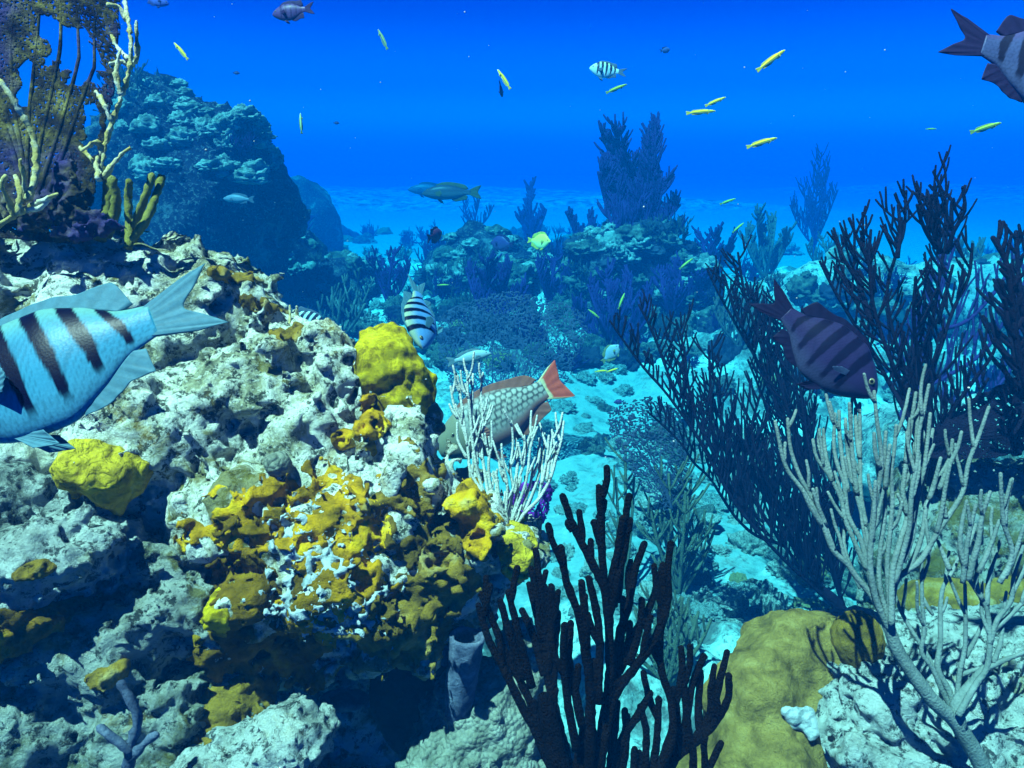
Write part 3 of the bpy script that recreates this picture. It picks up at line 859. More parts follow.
colony('sea_rod', 'near black thick fingered gorgonian at the bottom beside the knobby coral', 'gorgonian', None, M['gorg_dark'], stem, gl, P(575, 850, .74), 9, .07, .12, holdfast=(P(575, 855, .74), (.04, .04, .02)))

# --- grey gorgonian at lower right
A = (770, 380, .2605); B3 = (824, 560, .271)
def cv(rows, o): return [[(o[0] + x * o[2], o[1] + y * o[2]) for x, y in r] for r in rows]
J1 = cv([
 [(20, 160), (60, 330), (130, 430), (200, 550), (240, 650), (300, 710), (330, 755), (390, 830), (455, 950)],
 [(68, 150), (72, 205), (82, 275), (120, 380), (190, 500), (225, 600), (245, 655)], [(130, 430), (150, 480), (200, 560)], [(165, 420), (190, 500), (215, 560)]], A)
J2 = cv([
 [(250, 130), (245, 250), (260, 330), (285, 400), (300, 520), (350, 620), (380, 740), (410, 850), (458, 960)], [(265, 120), (268, 220), (286, 360), (300, 430)],
 [(165, 230), (180, 300), (230, 372), (270, 450), (290, 540), (320, 610), (372, 730)], [(190, 190), (188, 250), (215, 330), (238, 390)], [(205, 190), (214, 290), (238, 385)],
 [(290, 150), (295, 250), (306, 330), (330, 430), (360, 550), (382, 650), (390, 780), (440, 940)], [(305, 90), (310, 200), (320, 320), (335, 440)], [(345, 90), (345, 200), (346, 330), (348, 440), (368, 560)], [(328, 110), (332, 200), (345, 300)],
 [(285, 575), (285, 640), (310, 720), (350, 800)]], A)
J3 = cv([
 [(400, 45), (410, 150), (425, 260), (428, 340), (402, 480), (390, 600), (385, 720), (410, 850), (460, 960)], [(400, 205), (405, 280), (424, 340)], [(445, 200), (440, 290), (440, 400), (440, 520), (425, 640), (420, 780), (462, 950)],
 [(485, 175), (478, 260), (466, 360), (470, 470), (460, 600), (450, 720), (464, 940)], [(405, 390), (400, 500), (392, 620)], [(460, 250), (450, 330), (442, 420)]], A)
J4 = cv([
 [(560, 50), (545, 150), (530, 250), (516, 370), (510, 440), (528, 520), (500, 620), (470, 740), (466, 940)], [(490, 440), (508, 475), (528, 520)], [(610, 20), (590, 120), (572, 200), (565, 320), (545, 420), (535, 560), (512, 660), (480, 780)],
 [(535, 150), (528, 240), (522, 320)], [(615, 130), (605, 230), (590, 350), (565, 430), (540, 560)], [(625, 190), (602, 330), (562, 480), (545, 600), (512, 700)], [(575, 85), (566, 170), (562, 290)]], A)
J5 = cv([
 [(840, 105), (800, 220), (762, 320), (740, 430), (690, 515), (640, 590), (580, 690), (515, 740), (480, 780), (462, 900)], [(700, 230), (690, 300), (640, 390), (602, 480), (590, 560), (570, 640), (525, 740)], [(735, 200), (720, 260), (682, 340), (650, 420)],
 [(655, 300), (630, 400), (610, 460)], [(672, 490), (672, 510), (676, 530)], [(690, 330), (672, 420), (660, 500), (640, 590)]], A)
J6 = cv([
 [(510, -40), (470, 50), (440, 100), (430, 180), (430, 300), (420, 400), (460, 480), (490, 570)], [(360, -20), (362, 150), (370, 260), (360, 340), (400, 400), (440, 490), (480, 570)], [(240, 60), (280, 180), (330, 270), (380, 350), (450, 490), (480, 560)],
 [(520, 90), (522, 200), (520, 320), (500, 420), (490, 520)], [(600, 395), (560, 405), (500, 425)], [(400, 200), (380, 170), (362, 140)], [(585, 230), (560, 290), (520, 360)]], B3)
J7 = cv([
 [(490, -60), (520, 40), (560, 110), (600, 180), (612, 300), (600, 400), (560, 460), (495, 575)], [(735, -50), (700, 60), (690, 150), (640, 220), (612, 310)], [(800, 90), (740, 150), (680, 210), (625, 260)], [(610, -40), (560, 70), (585, 150)], [(650, -70), (610, 60), (600, 170)],
 [(800, 300), (740, 340), (660, 372), (600, 402)], [(660, 240), (650, 310), (625, 380)], [(420, -70), (465, 40)], [(560, -130), (530, -40), (520, 40)], [(790, -80), (740, 30), (690, 130)]], B3)
J8 = cv([
 [(845, 430), (815, 520), (800, 620), (780, 690), (760, 770)], [(885, 360), (890, 470), (900, 560), (930, 660), (900, 760)], [(930, 380), (906, 480), (900, 560)], [(790, 480), (762, 600), (750, 690), (740, 780)], [(755, 465), (735, 560), (730, 640), (750, 720)], [(975, 560), (935, 680), (880, 780)], [(880, 540), (845, 640), (800, 740)]], A)
gl = []
for gi, g in enumerate([J1, J2, J3, J4, J5, J6, J7, J8]):
    ls = limbs_px(g, 0, 0, 1.0, 0.92 + 0.015 * math.sin(gi * 1.7), 200 + gi, 0.045)
    tw_ = []
    for k, s in enumerate(ls):
        if len(s) > 14: tw_ += twigs(s, np.random.default_rng(230 + gi * 9 + k), max(1, len(s) // 13), .02, .07, .0024, .0018, nrm(UP), .3, .6, None, .007, 0, None, .45)
    gl.append([taper(s, .0041 if k == 0 else .0033, .0021) for k, s in enumerate(ls)] + tw_)
trunk = [taper(spline([P(1000, 812, .93), P(985, 772, .93), P(957, 724, .925), P(934, 702, .92), P(914, 676, .92), P(897, 649, .92), P(888, 625, .92)], .008), .0115, .0072),
         taper(spline([P(960, 728, .925), P(957, 705, .925), P(968, 690, .925), P(985, 670, .925)], .008), .0090, .0062)]
colony('sea_rod', 'pale grey branching gorgonian in front of the white boulder at lower right', 'gorgonian', None, M['gorg_grey'], trunk, gl, P(1000, 812, .93), 9, .04, .03)

# --- pale gorgonian in front of the parrotfish
Q4 = (430, 350, .2862)
F1 = cv([[(72, 128), (85, 200), (110, 260), (130, 330), (140, 420), (165, 470), (195, 520), (215, 585), (238, 660), (222, 760)], [(97, 90), (105, 150), (116, 230), (130, 335)], [(68, 190), (80, 215), (98, 240)], [(130, 75), (132, 140), (140, 220), (150, 330), (165, 420), (188, 500)], [(150, 85), (148, 160), (142, 240)], [(185, 80), (178, 160), (186, 260), (180, 340), (190, 420), (205, 520)], [(95, 255), (96, 310), (108, 340), (130, 380)], [(155, 270), (160, 340), (166, 400)]], Q4)
F2 = cv([[(215, 250), (216, 330), (205, 390), (212, 480), (240, 560), (250, 650), (232, 760)], [(250, 330), (255, 400), (270, 470), (265, 560), (252, 660)], [(230, 430), (240, 500), (246, 600)], [(285, 250), (290, 330), (280, 420), (290, 480), (275, 570), (255, 670)], [(240, 370), (246, 420), (262, 460)], [(200, 430), (222, 520), (240, 600)]], Q4)
F3 = cv([[(467, 250), (460, 310), (440, 380), (420, 450), (380, 520), (330, 570), (290, 625), (245, 670), (228, 770)], [(430, 290), (420, 360), (408, 460)], [(400, 292), (395, 370), (370, 470), (330, 565)], [(415, 300), (408, 380), (390, 470)], [(375, 270), (352, 335), (342, 420), (330, 480), (300, 560), (262, 660)], [(330, 300), (330, 380), (312, 450), (300, 530), (270, 640)], [(300, 310), (306, 380), (300, 460)], [(360, 400), (350, 470), (320, 560)], [(442, 330), (436, 400), (418, 450)], [(385, 310), (380, 380), (360, 440)], [(358, 270), (340, 330), (332, 370)]], Q4)
gl = []
for gi, g in enumerate([F1, F2, F3]):
    ls = limbs_px(g, 0, 0, 1.0, 1.10, 300 + gi, 0.03)
    tw_ = []
    for k, s in enumerate(ls):
        if len(s) > 10: tw_ += twigs(s, np.random.default_rng(330 + gi * 9 + k), max(2, len(s) // 7), .015, .05, .0020, .0015, nrm(UP), .25, .6, None, .006, .3, None, .45)
    gl.append([taper(s, .0034 if k == 0 else .0026, .0017) for k, s in enumerate(ls)] + tw_)
colony('sea_rod', 'slender pale gorgonian standing in front of the scaly parrotfish', 'gorgonian', None, M['gorg_pale'], [taper(spline([P(488, 575, 1.1), P(492, 555, 1.1), P(498, 535, 1.1)], .006), .012, .006)], gl, P(488, 575, 1.1), 8, .06, .08, holdfast=(P(488, 576, 1.1), (.02, .015, .012)))

# --- dark gorgonian on the right: bare lower limbs with upright twigs
def dark_colony(label, traced, d, seed, m, ntw, lmin, lmax, r, stem=None, spread=.14, sub=.5, name='sea_rod', env=None, lean=.5, upv=None):
    rg = np.random.default_rng(seed)
    upv = nrm(UP + np.array([-.12, 0, 0])) if upv is None else upv
    gl = []
    for gi, g in enumerate(traced):
        ls = limbs_px([g], 0, 0, 1.0, d, seed + gi, spread, 0.015)
        polys = [taper(ls[0], r * 1.8, r)]
        n = int(ntw * len(ls[0]) * 0.015)
        polys += twigs(ls[0], rg, n, lmin, lmax, r * .9, r * .65, upv, .06, lean, None, .014, sub, env or (lambda t: 1.2 - .8 * t), .66)
        gl.append(polys)
    return colony(name, label, 'gorgonian', None, m, stem, gl, P(*traced[0][-1], d), 6, .06, .06)

I1 = [[(610, 321), (626, 344), (644, 368), (662, 388), (678, 409), (699, 440), (720, 478), (740, 510), (770, 545), (800, 575), (836, 606)],
      [(647, 411), (669, 431), (683, 446), (694, 463), (709, 477), (722, 497), (737, 519), (757, 536), (785, 547), (803, 574), (836, 606)],
      [(639, 305), (652, 331), (665, 365), (676, 395), (690, 425), (706, 450), (726, 485), (750, 520)],
      [(676, 320), (684, 350), (688, 384), (697, 420), (712, 450), (732, 490), (760, 530)],
      [(709, 346), (710, 380), (712, 412), (722, 440), (738, 470), (760, 510), (786, 548)],
      [(722, 364), (718, 395), (724, 425), (742, 460), (770, 505), (800, 560)],
      [(760, 395), (752, 430), (762, 470), (786, 520), (812, 575)],
      [(745, 425), (748, 450), (768, 490), (795, 540), (826, 596)]]
dark_colony('blackish bushy gorgonian leaning over the pale rubble at right', I1, 2.02, 400, M['gorg_navy'], 56, .07, .20, .0032, sub=.9,
            stem=[taper(spline([P(852, 640, 2.02), P(838, 606, 2.02), P(815, 585, 2.02)], .01), .024, .013)])
I1b = [[(707, 269), (722, 300), (742, 335), (765, 375), (785, 420), (800, 470), (822, 540), (846, 615)],
       [(738, 253), (744, 290), (756, 330), (775, 370), (792, 425), (806, 480), (830, 560), (846, 615)],
       [(724, 275), (735, 310), (752, 350), (772, 395)], [(752, 290), (762, 330), (778, 372), (796, 430), (818, 510)],
       [(748, 360), (764, 400), (782, 450), (806, 520)], [(800, 330), (800, 380), (806, 430), (820, 500), (840, 590)], [(780, 300), (788, 350), (798, 400), (812, 470)]]
dark_colony('tall blackish gorgonian behind the dark striped fish', I1b, 2.08, 420, M['gorg_navy'], 50, .07, .20, .0032, sub=.9)
A7 = (820, 160, .3908)
I2 = cv([[(290, 30), (320, 100), (325, 180), (312, 260), (300, 340), (282, 450), (272, 560), (285, 680), (300, 860)],
         [(365, 70), (370, 130), (342, 182), (325, 240)], [(245, 85), (285, 170), (308, 240)], [(248, 115), (265, 170), (298, 225)], [(275, 80), (290, 150), (302, 220)], [(336, 110), (336, 180)],
         [(220, 80), (215, 180), (192, 250), (172, 330), (182, 420), (212, 520), (260, 640), (295, 850)], [(200, 115), (205, 180), (197, 250)],
         [(75, 150), (100, 210), (126, 270), (132, 350), (152, 430), (192, 540), (242, 660), (290, 850)], [(35, 175), (60, 250), (100, 320), (134, 420)], [(130, 180), (126, 250), (140, 340)],
         [(390, 215), (380, 300), (342, 380), (312, 470), (284, 570), (290, 760)], [(0, 260), (40, 340), (100, 440), (160, 540), (240, 680)], [(460, 440), (440, 500), (382, 580), (332, 660), (300, 800)],
         [(245, 300), (240, 400), (250, 500), (270, 620)], [(340, 270), (322, 340), (300, 420)], [(430, 560), (380, 640), (320, 720)]], A7)
dark_colony('tall dark gorgonian with long bare finger tips against the blue water', I2, 1.55, 440, M['gorg_navy'], 46, .05, .15, .0029, spread=.14, sub=.9)
I3 = [[(993, 238), (1006, 262), (1012, 300), (1018, 350), (1034, 420), (1050, 520)], [(1016, 232), (1020, 290), (1030, 360), (1046, 470)], [(1003, 290), (1010, 330), (1024, 390)], [(1040, 240), (1040, 330), (1046, 430)]]
dark_colony('dark gorgonian cut off by the picture edge at far right', I3, 1.5, 460, M['gorg_navy'], 60, .05, .12, .0045)
I4 = [[(905, 395), (940, 380), (985, 350), (1015, 300), (1030, 270)], [(940, 330), (968, 320), (1000, 285), (1018, 250)], [(900, 420), (930, 330), (950, 260), (960, 235)], [(910, 440), (985, 400), (1030, 340)]]
for g_ in I4: g_.reverse()
I4 = [g_[::1] for g_ in I4]
dark_colony('hazy fine twigged gorgonian behind the tall dark gorgonian', I4, 2.75, 470, M['gorg_far'], 34, .10, .2, .005)

# --- small green grey gorgonians over the rubble
def sprig(label, px, py, d, hpx, wpx, seed, m, nl=7, r=.0035, ntw=30, group=None, name='sea_rod', cat='gorgonian', lean=.5, branchy=True):
    """a bushy fan: limbs spread from the foot, upright twigs along each"""
    rg = np.random.default_rng(seed)
    q_ = hit_sea(px, py, 6)[0]
    d1 = float((q_ - CAM) @ FW) if np.isfinite(q_).all() else d
    r *= d1 / d; d = d1
    gl = []
    for i in range(nl):
        u = (i + .5) / nl * 2 - 1 + rg.uniform(-.12, .12)
        tx = px + u * wpx * .5; ty = py - hpx * (1 - .35 * u * u) * rg.uniform(.75, 1.0)
        b = [(tx, ty), (px + u * wpx * .36, py - (py - ty) * .6), (px + u * wpx * .14, py - (py - ty) * .22), (px, py)]
        ls = limbs_px([b], 0, 0, 1, d, seed * 13 + i, .3 * wpx / F * d, .02 * d)
        polys = [taper(ls[0], r * 1.6, r)]
        n = max(2, int(ntw * (py - ty) / F * d))
        if branchy: polys += twigs(ls[0], rg, n, .10 * hpx / F * d, .30 * hpx / F * d, r * .9, r * .7, nrm(UP), .2, lean, None, .015 * d, .3)
        gl += polys
    v, f = tubes(gl, 5, .08, .0, seed)
    o = obj(name, v, f, m, None, P(px, py, d))
    tag(o, label, cat, group)
    return o
sprig('green grey gorgonian bush on the rubble right of the front dark gorgonian', 678, 600, 1.7, 135, 75, 501, M['gorg_green'], 9, .0034, 40)
sprig('lower green grey gorgonian half hidden behind the front dark gorgonian', 668, 685, 1.5, 100, 100, 502, M['gorg_green'], 9, .0032, 40)
sprig('thin faint gorgonian standing on the pale sand channel', 625, 590, 2.2, 165, 26, 503, M['gorg_green'], 3, .004, 12)
sprig('small gorgonian tuft behind the upright yellow coral head', 335, 345, 2.2, 60, 70, 504, M['head_grey'], 6, .004, 22)

# ------------------------------------------------------------------ sea fans
def sea_fan(name, label, foot, axis, side, H_, W_, m, seed, cell=.0035, curve=.06, holes=(), thick=.0012, vein=.0045, nv=7, ragged=.12, ribm=None, wb=.22, nets=3.2, kw=.13, lacy=False):
    """net-like fan: a lattice sheet with holes, given thickness, plus veins; foot, axis, side in world space"""
    axis, side = nrm(axis), nrm(side); nor = nrm(np.cross(axis, side))
    nu, nv_ = int(W_ / cell), int(H_ / cell)
    U, V_ = np.meshgrid(np.linspace(-1, 1, nu), np.linspace(0, 1, nv_), indexing='ij')
    wid = wb + (1 - wb) * np.sin(np.clip(V_, 0, 1) * math.pi * .56) ** .8
    x = U * W_ / 2 * wid; y = V_ * H_ * (1 - .16 * U * U)
    z = curve * (U ** 2) * W_ + .02 * H_ * np.sin(V_ * 5 + U * 3)
    X3 = foot + x[..., None] * side + y[..., None] * axis + z[..., None] * nor
    q = np.stack([x.ravel(), y.ravel(), 0 * x.ravel() + seed], 1)
    q = q + 0.25 * cell * np.stack([pn(q / cell / 6, seed), pn(q / cell / 6, seed + 1), 0 * q[:, 0]], 1) * 6
    net = np.minimum(np.abs(pn(q / cell / nets, seed + 2)), np.abs(pn(q / cell / nets, seed + 3)))
    keep = (net < kw).reshape(nu, nv_)
    kw = kw * (1.35 - .75 * V_ + .5 * pn(q / W_ * 5, seed + 9).reshape(nu, nv_)) if lacy else kw
    keep = (net.reshape(nu, nv_) < kw)
    edge = 1 - ragged * (1.0 + 1.4 * fbm(q / W_ * 9, 3, seed + 5).reshape(nu, nv_)) 
    rr = np.maximum(np.abs(U), (V_ - .5) * 2)
    keep &= rr < edge
    for hu, hv, hr_u, hr_v in holes:
        dd = np.sqrt(((U - hu) / hr_u) ** 2 + ((V_ - hv) / hr_v) ** 2)
        keep &= (dd + .9 * fbm(q / W_ * 8, 3, seed + 6).reshape(nu, nv_)) > 1
    kf = keep[:-1, :-1]
    ii = np.argwhere(kf)
    a = ii[:, 0] * nv_ + ii[:, 1]
    f = np.stack([a, a + nv_, a + nv_ + 1, a + 1], 1)
    us, inv = np.unique(f, return_inverse=True)
    pts = X3.reshape(-1, 3)[us]; f = inv.reshape(-1, 4)
    n = len(pts)
    jit = (pn(pts * 130, seed) * .0015)[:, None] * nor
    front, back = pts + nor * thick + jit, pts - nor * thick + jit
    e_ = np.concatenate([f[:, [0, 1]], f[:, [1, 2]], f[:, [2, 3]], f[:, [3, 0]]])
    key = np.sort(e_, 1); k1 = key[:, 0].astype(np.int64) * (n + 1) + key[:, 1]
    uq, ix, ct = np.unique(k1, return_index=True, return_counts=True)
    be = e_[ix[ct == 1]]
    faces = np.concatenate([f, f[:, ::-1] + n, np.stack([be[:, 1], be[:, 0], be[:, 0] + n, be[:, 1] + n], 1)])
    t = empty(name, foot); tag(t, label, 'sea fan')
    obj('net', np.vstack([front, back]), faces, m, t)
    rg = np.random.default_rng(seed); polys = []
    for i in range(nv):
        u0 = (i + .5) / nv * 2 - 1
        vv = np.linspace(0, rg.uniform(.7, .9), 30)
        uu = u0 * np.minimum(1, vv * 1.6) * .9 + .08 * np.sin(vv * 6 + i)
        w_ = wb + (1 - wb) * np.sin(np.clip(vv, 0, 1) * math.pi * .56) ** .8
        pp = foot + (uu * W_ / 2 * w_)[:, None] * side + (vv * H_ * (1 - .16 * uu * uu))[:, None] * axis + (curve * uu ** 2 * W_ + .02 * H_ * np.sin(vv * 5 + uu * 3))[:, None] * nor
        polys.append((pp, np.linspace(vein, vein * .3, 30)))
    v, f2 = tubes(polys, 6, .1, .05, seed); obj('vein', v, f2, ribm or m, t)
    return t
fan = sea_fan('sea_fan', 'ragged brown sea fan with a hole at the upper left edge', P(28, 240, 1.0), UP * 1.0 + RT * .03, RT * .96 + FW * .25, .42, .205, M['fan'], 601,
              cell=.0014, holes=((.42, .62, .36, .09), (-.10, .50, .14, .06), (.80, .40, .12, .10)), ragged=.04, nv=7, thick=.0014, wb=.6, nets=2.8, kw=.19, lacy=True)
# overgrowth on the fan: lumpy crust on its lower half
def fan_growth(name, spots, m, seed, label=None, cat=None):
    E = px_ells(spots)
    def fn(X, full):
        d = ell_field(X, E, .02)
        if full: d = d + .010 * (fbm(X * 70, 3, seed) * 1.8) + .008 * np.abs(pn(X * 150, seed + 1))
        return d
    lo, hi = bounds(E, .03)
    v, f = field_mesh(fn, lo, hi, .0027, band=.06)
    o = obj(name, cam2w(v), f, m, fan if label is None else None)
    if label: tag(o, label, cat)
fan_growth('crust', [(24, 214, .99, 46, 16, .012), (85, 226, .99, 34, 13, .012), (66, 190, .99, 16, 30, .006)], M['fan'], 611)
def fire(label, rows, d, seed, r0, r1, m='fire', name='fire_coral', cat='coral', sd=10, jit=.3, knob=.28):
    gl = []
    for i, r in enumerate(rows):
        s = spline([P(x, y, d + .012 * math.sin(i * 2 + j)) for j, (x, y) in enumerate(r)], .004)
        gl.append(taper(s, r0, r1))
    v, f = tubes(gl, sd, jit, knob, seed)
    v = v + .0014 * np.stack([pn(v * 160, seed + i) for i in range(3)], 1) * 2
    tag(obj(name, v, f, M[m], None, P(*rows[0][0], d)), label, cat)
fire('cream knobbly fire coral blades up the right edge of the sea fan', [[(98, 180), (104, 150), (112, 122), (122, 96), (129, 70), (131, 40), (126, 8), (120, -20)], [(104, 150), (96, 142), (82, 150)], [(112, 122), (104, 104), (96, 92)], [(129, 60), (118, 48), (112, 36)], [(131, 64), (137, 58), (136, 22)], [(122, 96), (116, 74), (120, 50)], [(100, 176), (92, 160), (80, 148)], [(131, 66), (122, 62), (110, 64)], [(104, 178), (116, 160), (130, 148)], [(98, 180), (97, 160), (104, 146)], [(126, 20), (120, 8), (108, 4)]], .97, 3, .0034, .0022)
fire('cream twig of fire coral lying across the foot of the sea fan', [[(-12, 232), (10, 218), (32, 206), (56, 194)], [(14, 216), (8, 200), (2, 186), (6, 176)], [(18, 214), (20, 194), (16, 176)], [(26, 210), (40, 208), (50, 198)], [(22, 204), (24, 180), (20, 160)]], .94, 4, .0036, .0024, jit=.15, knob=.12)
fire('curved cream fire coral stem at the picture edge beside the sea fan', [[(28, 200), (36, 172), (34, 140), (22, 115), (8, 92), (-10, 70)]], .95, 5, .0045, .003, jit=.2, knob=.15)
fire('olive sea rod with three upright fingers beside the sea fan', [[(128, 248), (129, 225), (128, 200), (129, 182)], [(130, 240), (138, 215), (146, 195), (152, 176)], [(132, 240), (146, 220), (156, 196), (161, 178)]], 1.02, 6, .0058, .005, 'rod_olive', 'sea_rod', 'gorgonian', jit=.05, knob=.06)
fire('olive brown sea rod stump between the fan and the three fingered rod', [[(100, 240), (106, 215), (108, 186), (104, 170)], [(106, 236), (116, 205), (112, 180)]], 1.03, 7, .008, .006, 'rod_olive', 'sea_rod', 'gorgonian', jit=.06, knob=.08)
fire('two tiny pale stalks standing on the sunlit ridge', [[(289, 332), (290, 318), (290, 306)], [(297, 334), (297, 320), (297, 307)]], 1.12, 8, .0022, .0018, 'fire', 'sea_rod', 'gorgonian', sd=7, jit=.05, knob=.05)
sea_fan('sea_fan', 'deep violet sea fan behind the pale gorgonian and the parrotfish', P(518, 556, 1.17), UP + RT * .22, RT * .9 + FW * .4, .125, .085, M['purple'], 621, cell=.0022, kw=.17, holes=((.1, .75, .3, .2),), ragged=.08, nv=5, thick=.002)
sea_fan('sea_fan', 'large faint violet sea fan on the reef behind the parrotfish', P(500, 432, 3.5), UP + RT * .05, RT * .95 - FW * .3, .66, .78, M['fan_dark'], 631, cell=.0045, ragged=.05, nv=9, thick=.0012, vein=.005, nets=3.6, kw=.085)
sea_fan('sea_fan', 'blue grey sea fan on the sand beside the leaning dark gorgonian', P(672, 510, 2.4), UP - RT * .25, RT * .9 + FW * .4, .38, .30, M['fan_dark'], 641, cell=.0036, kw=.06, ragged=.06, nv=6, thick=.003)
sea_fan('sea_fan', 'dark sea fan spread sideways at the right picture edge', P(925, 450, 1.5), RT * 1.0 + UP * .35, UP * .9 - RT * .3 + FW * .3, .36, .17, M['gorg_navy'], 651, cell=.0022, kw=.2, ragged=.08, nv=6, thick=.002)
#__PART4__
# ------------------------------------------------------------------ reef beyond: mounds, coral heads, soft corals
# prototypes for the scattered heads
def proto_dome(seed, wl, amp, squash):
    bm = bmesh.new(); bmesh.ops.create_icosphere(bm, subdivisions=5, radius=1)
    v = np.array([x.co for x in bm.verts]); f = [[q.index for q in x.verts] for x in bm.faces]; bm.free()
    n = v / np.linalg.norm(v, axis=1)[:, None]
    v = n * (1 + .28 * fbm(n * 1.3 + seed, 3, seed) * 1.5 + amp * (.5 - worley(n * wl + seed, seed + 1)) + .05 * pn(n * 14, seed + 2))[:, None]
    v[:, 2] *= squash
    v[:, 2] = np.where(v[:, 2] < -.15, -.15 + (v[:, 2] + .15) * .4, v[:, 2])
    return v, f
def proto_fingers(seed, n=26):
    rg = np.random.default_rng(seed); pl = []
    for i in range(n):
        a = rg.uniform(0, 6.28); r = rg.uniform(0, .55)
        p0 = np.array([r * math.cos(a), r * math.sin(a), -.1]); d = nrm([math.cos(a) * r * 1.3, math.sin(a) * r * 1.3, 1])
        L = rg.uniform(.6, 1.1) * (1 - .3 * r)
        s = p0 + d * np.linspace(0, L, 7)[:, None] + rg.normal(0, .02, (7, 3))
        pl.append((s, np.linspace(.13, .09, 7)))
        if rg.random() < .6:
            d2 = nrm(d + rg.normal(0, .5, 3)); q = s[3] + d2 * np.linspace(0, L * .5, 5)[:, None]; pl.append((q, np.linspace(.10, .075, 5)))
    return tubes(pl, 7, .12, .1, seed)
def proto_plates(seed, n=7):
    rg = np.random.default_rng(seed); V, Fc, k = [], [], 0
    bm = bmesh.new(); bmesh.ops.create_icosphere(bm, subdivisions=3, radius=1)
    b0 = np.array([x.co for x in bm.verts]); f0 = [[q.index for q in x.verts] for x in bm.faces]; bm.free()
    for i in range(n):
        s = rg.uniform(.4, .8); c = np.array([rg.uniform(-.5, .5), rg.uniform(-.5, .5), .12 + .13 * i])
        v = b0 * (1 + .3 * fbm(b0 * 1.8 + i * 5, 2, seed + i) * 1.5)[:, None] * np.array([s, s, .12])
        a, e_ = rg.uniform(-.35, .35, 2)
        v[:, 2] += v[:, 0] * a + v[:, 1] * e_ + .2 * (v[:, 0] ** 2 + v[:, 1] ** 2)
        V.append(v + c); Fc += [[q + k for q in x] for x in f0]; k += len(v)
    core = b0 * np.array([.45, .45, .7]) + np.array([0, 0, .4]); V.append(core); Fc += [[q + k for q in x] for x in f0]
    return np.concatenate(V), Fc
def proto_twigs(seed, n=9):
    rg = np.random.default_rng(seed); pl = []
    def br(p, d, L, r, lv):
        k = 7; pts = [p]
        for i in range(k):
            d = nrm(d + rg.normal(0, .12, 3) + np.array([0, 0, .10])); pts.append(pts[-1] + d * L / k)
        pts = np.array(pts); pl.append((pts, np.linspace(r, r * .7, len(pts))))
        if lv:
            for j in range(3):
                i = rg.integers(2, 7); br(pts[i], nrm(d + rg.normal(0, .55, 3)), L * .62, r * .75, lv - 1)
    for i in range(n):
        a = rg.uniform(0, 6.28); br(np.array([.1 * math.cos(a), .1 * math.sin(a), -.05]), nrm([math.cos(a) * .7, math.sin(a) * .7, 1]), rg.uniform(.5, .8), .035, 2)
    return tubes(pl, 5, .1, 0, seed)

PROTO = {}
def pm(key, vf, m):
    PROTO[key] = make_mesh(key, vf[0], vf[1] if isinstance(vf[1], list) else vf[1].tolist(), m)
for i in range(3):
    pm(f'pale{i}', proto_dome(800 + i * 5, 2.6 + i, .55, .75), M['head_pale'])
    pm(f'grey{i}', proto_dome(830 + i * 5, 2.2 + i, .45, .8), M['head_grey'])
    pm(f'dark{i}', proto_dome(860 + i * 5, 1.8 + i, .40, .95), M['head_dark'])
pm('tan0', proto_dome(880, 5, .2, .7), M['head_tan']); pm('tan1', proto_dome(885, 4, .3, .6), M['head_tan'])
for i in range(2):
    pm(f'finger{i}', proto_fingers(890 + i), M['head_pale']); pm(f'plate{i}', proto_plates(900 + i), M['head_pale'])
    pm(f'twig{i}', proto_twigs(910 + i), M['gorg_mid']); pm(f'darktwig{i}', proto_twigs(914 + i, 12), M['gorg_far'])
    pm(f'rub{i}', proto_dome(920 + i * 5, 3.5, .5, .55), M['rock_far'])

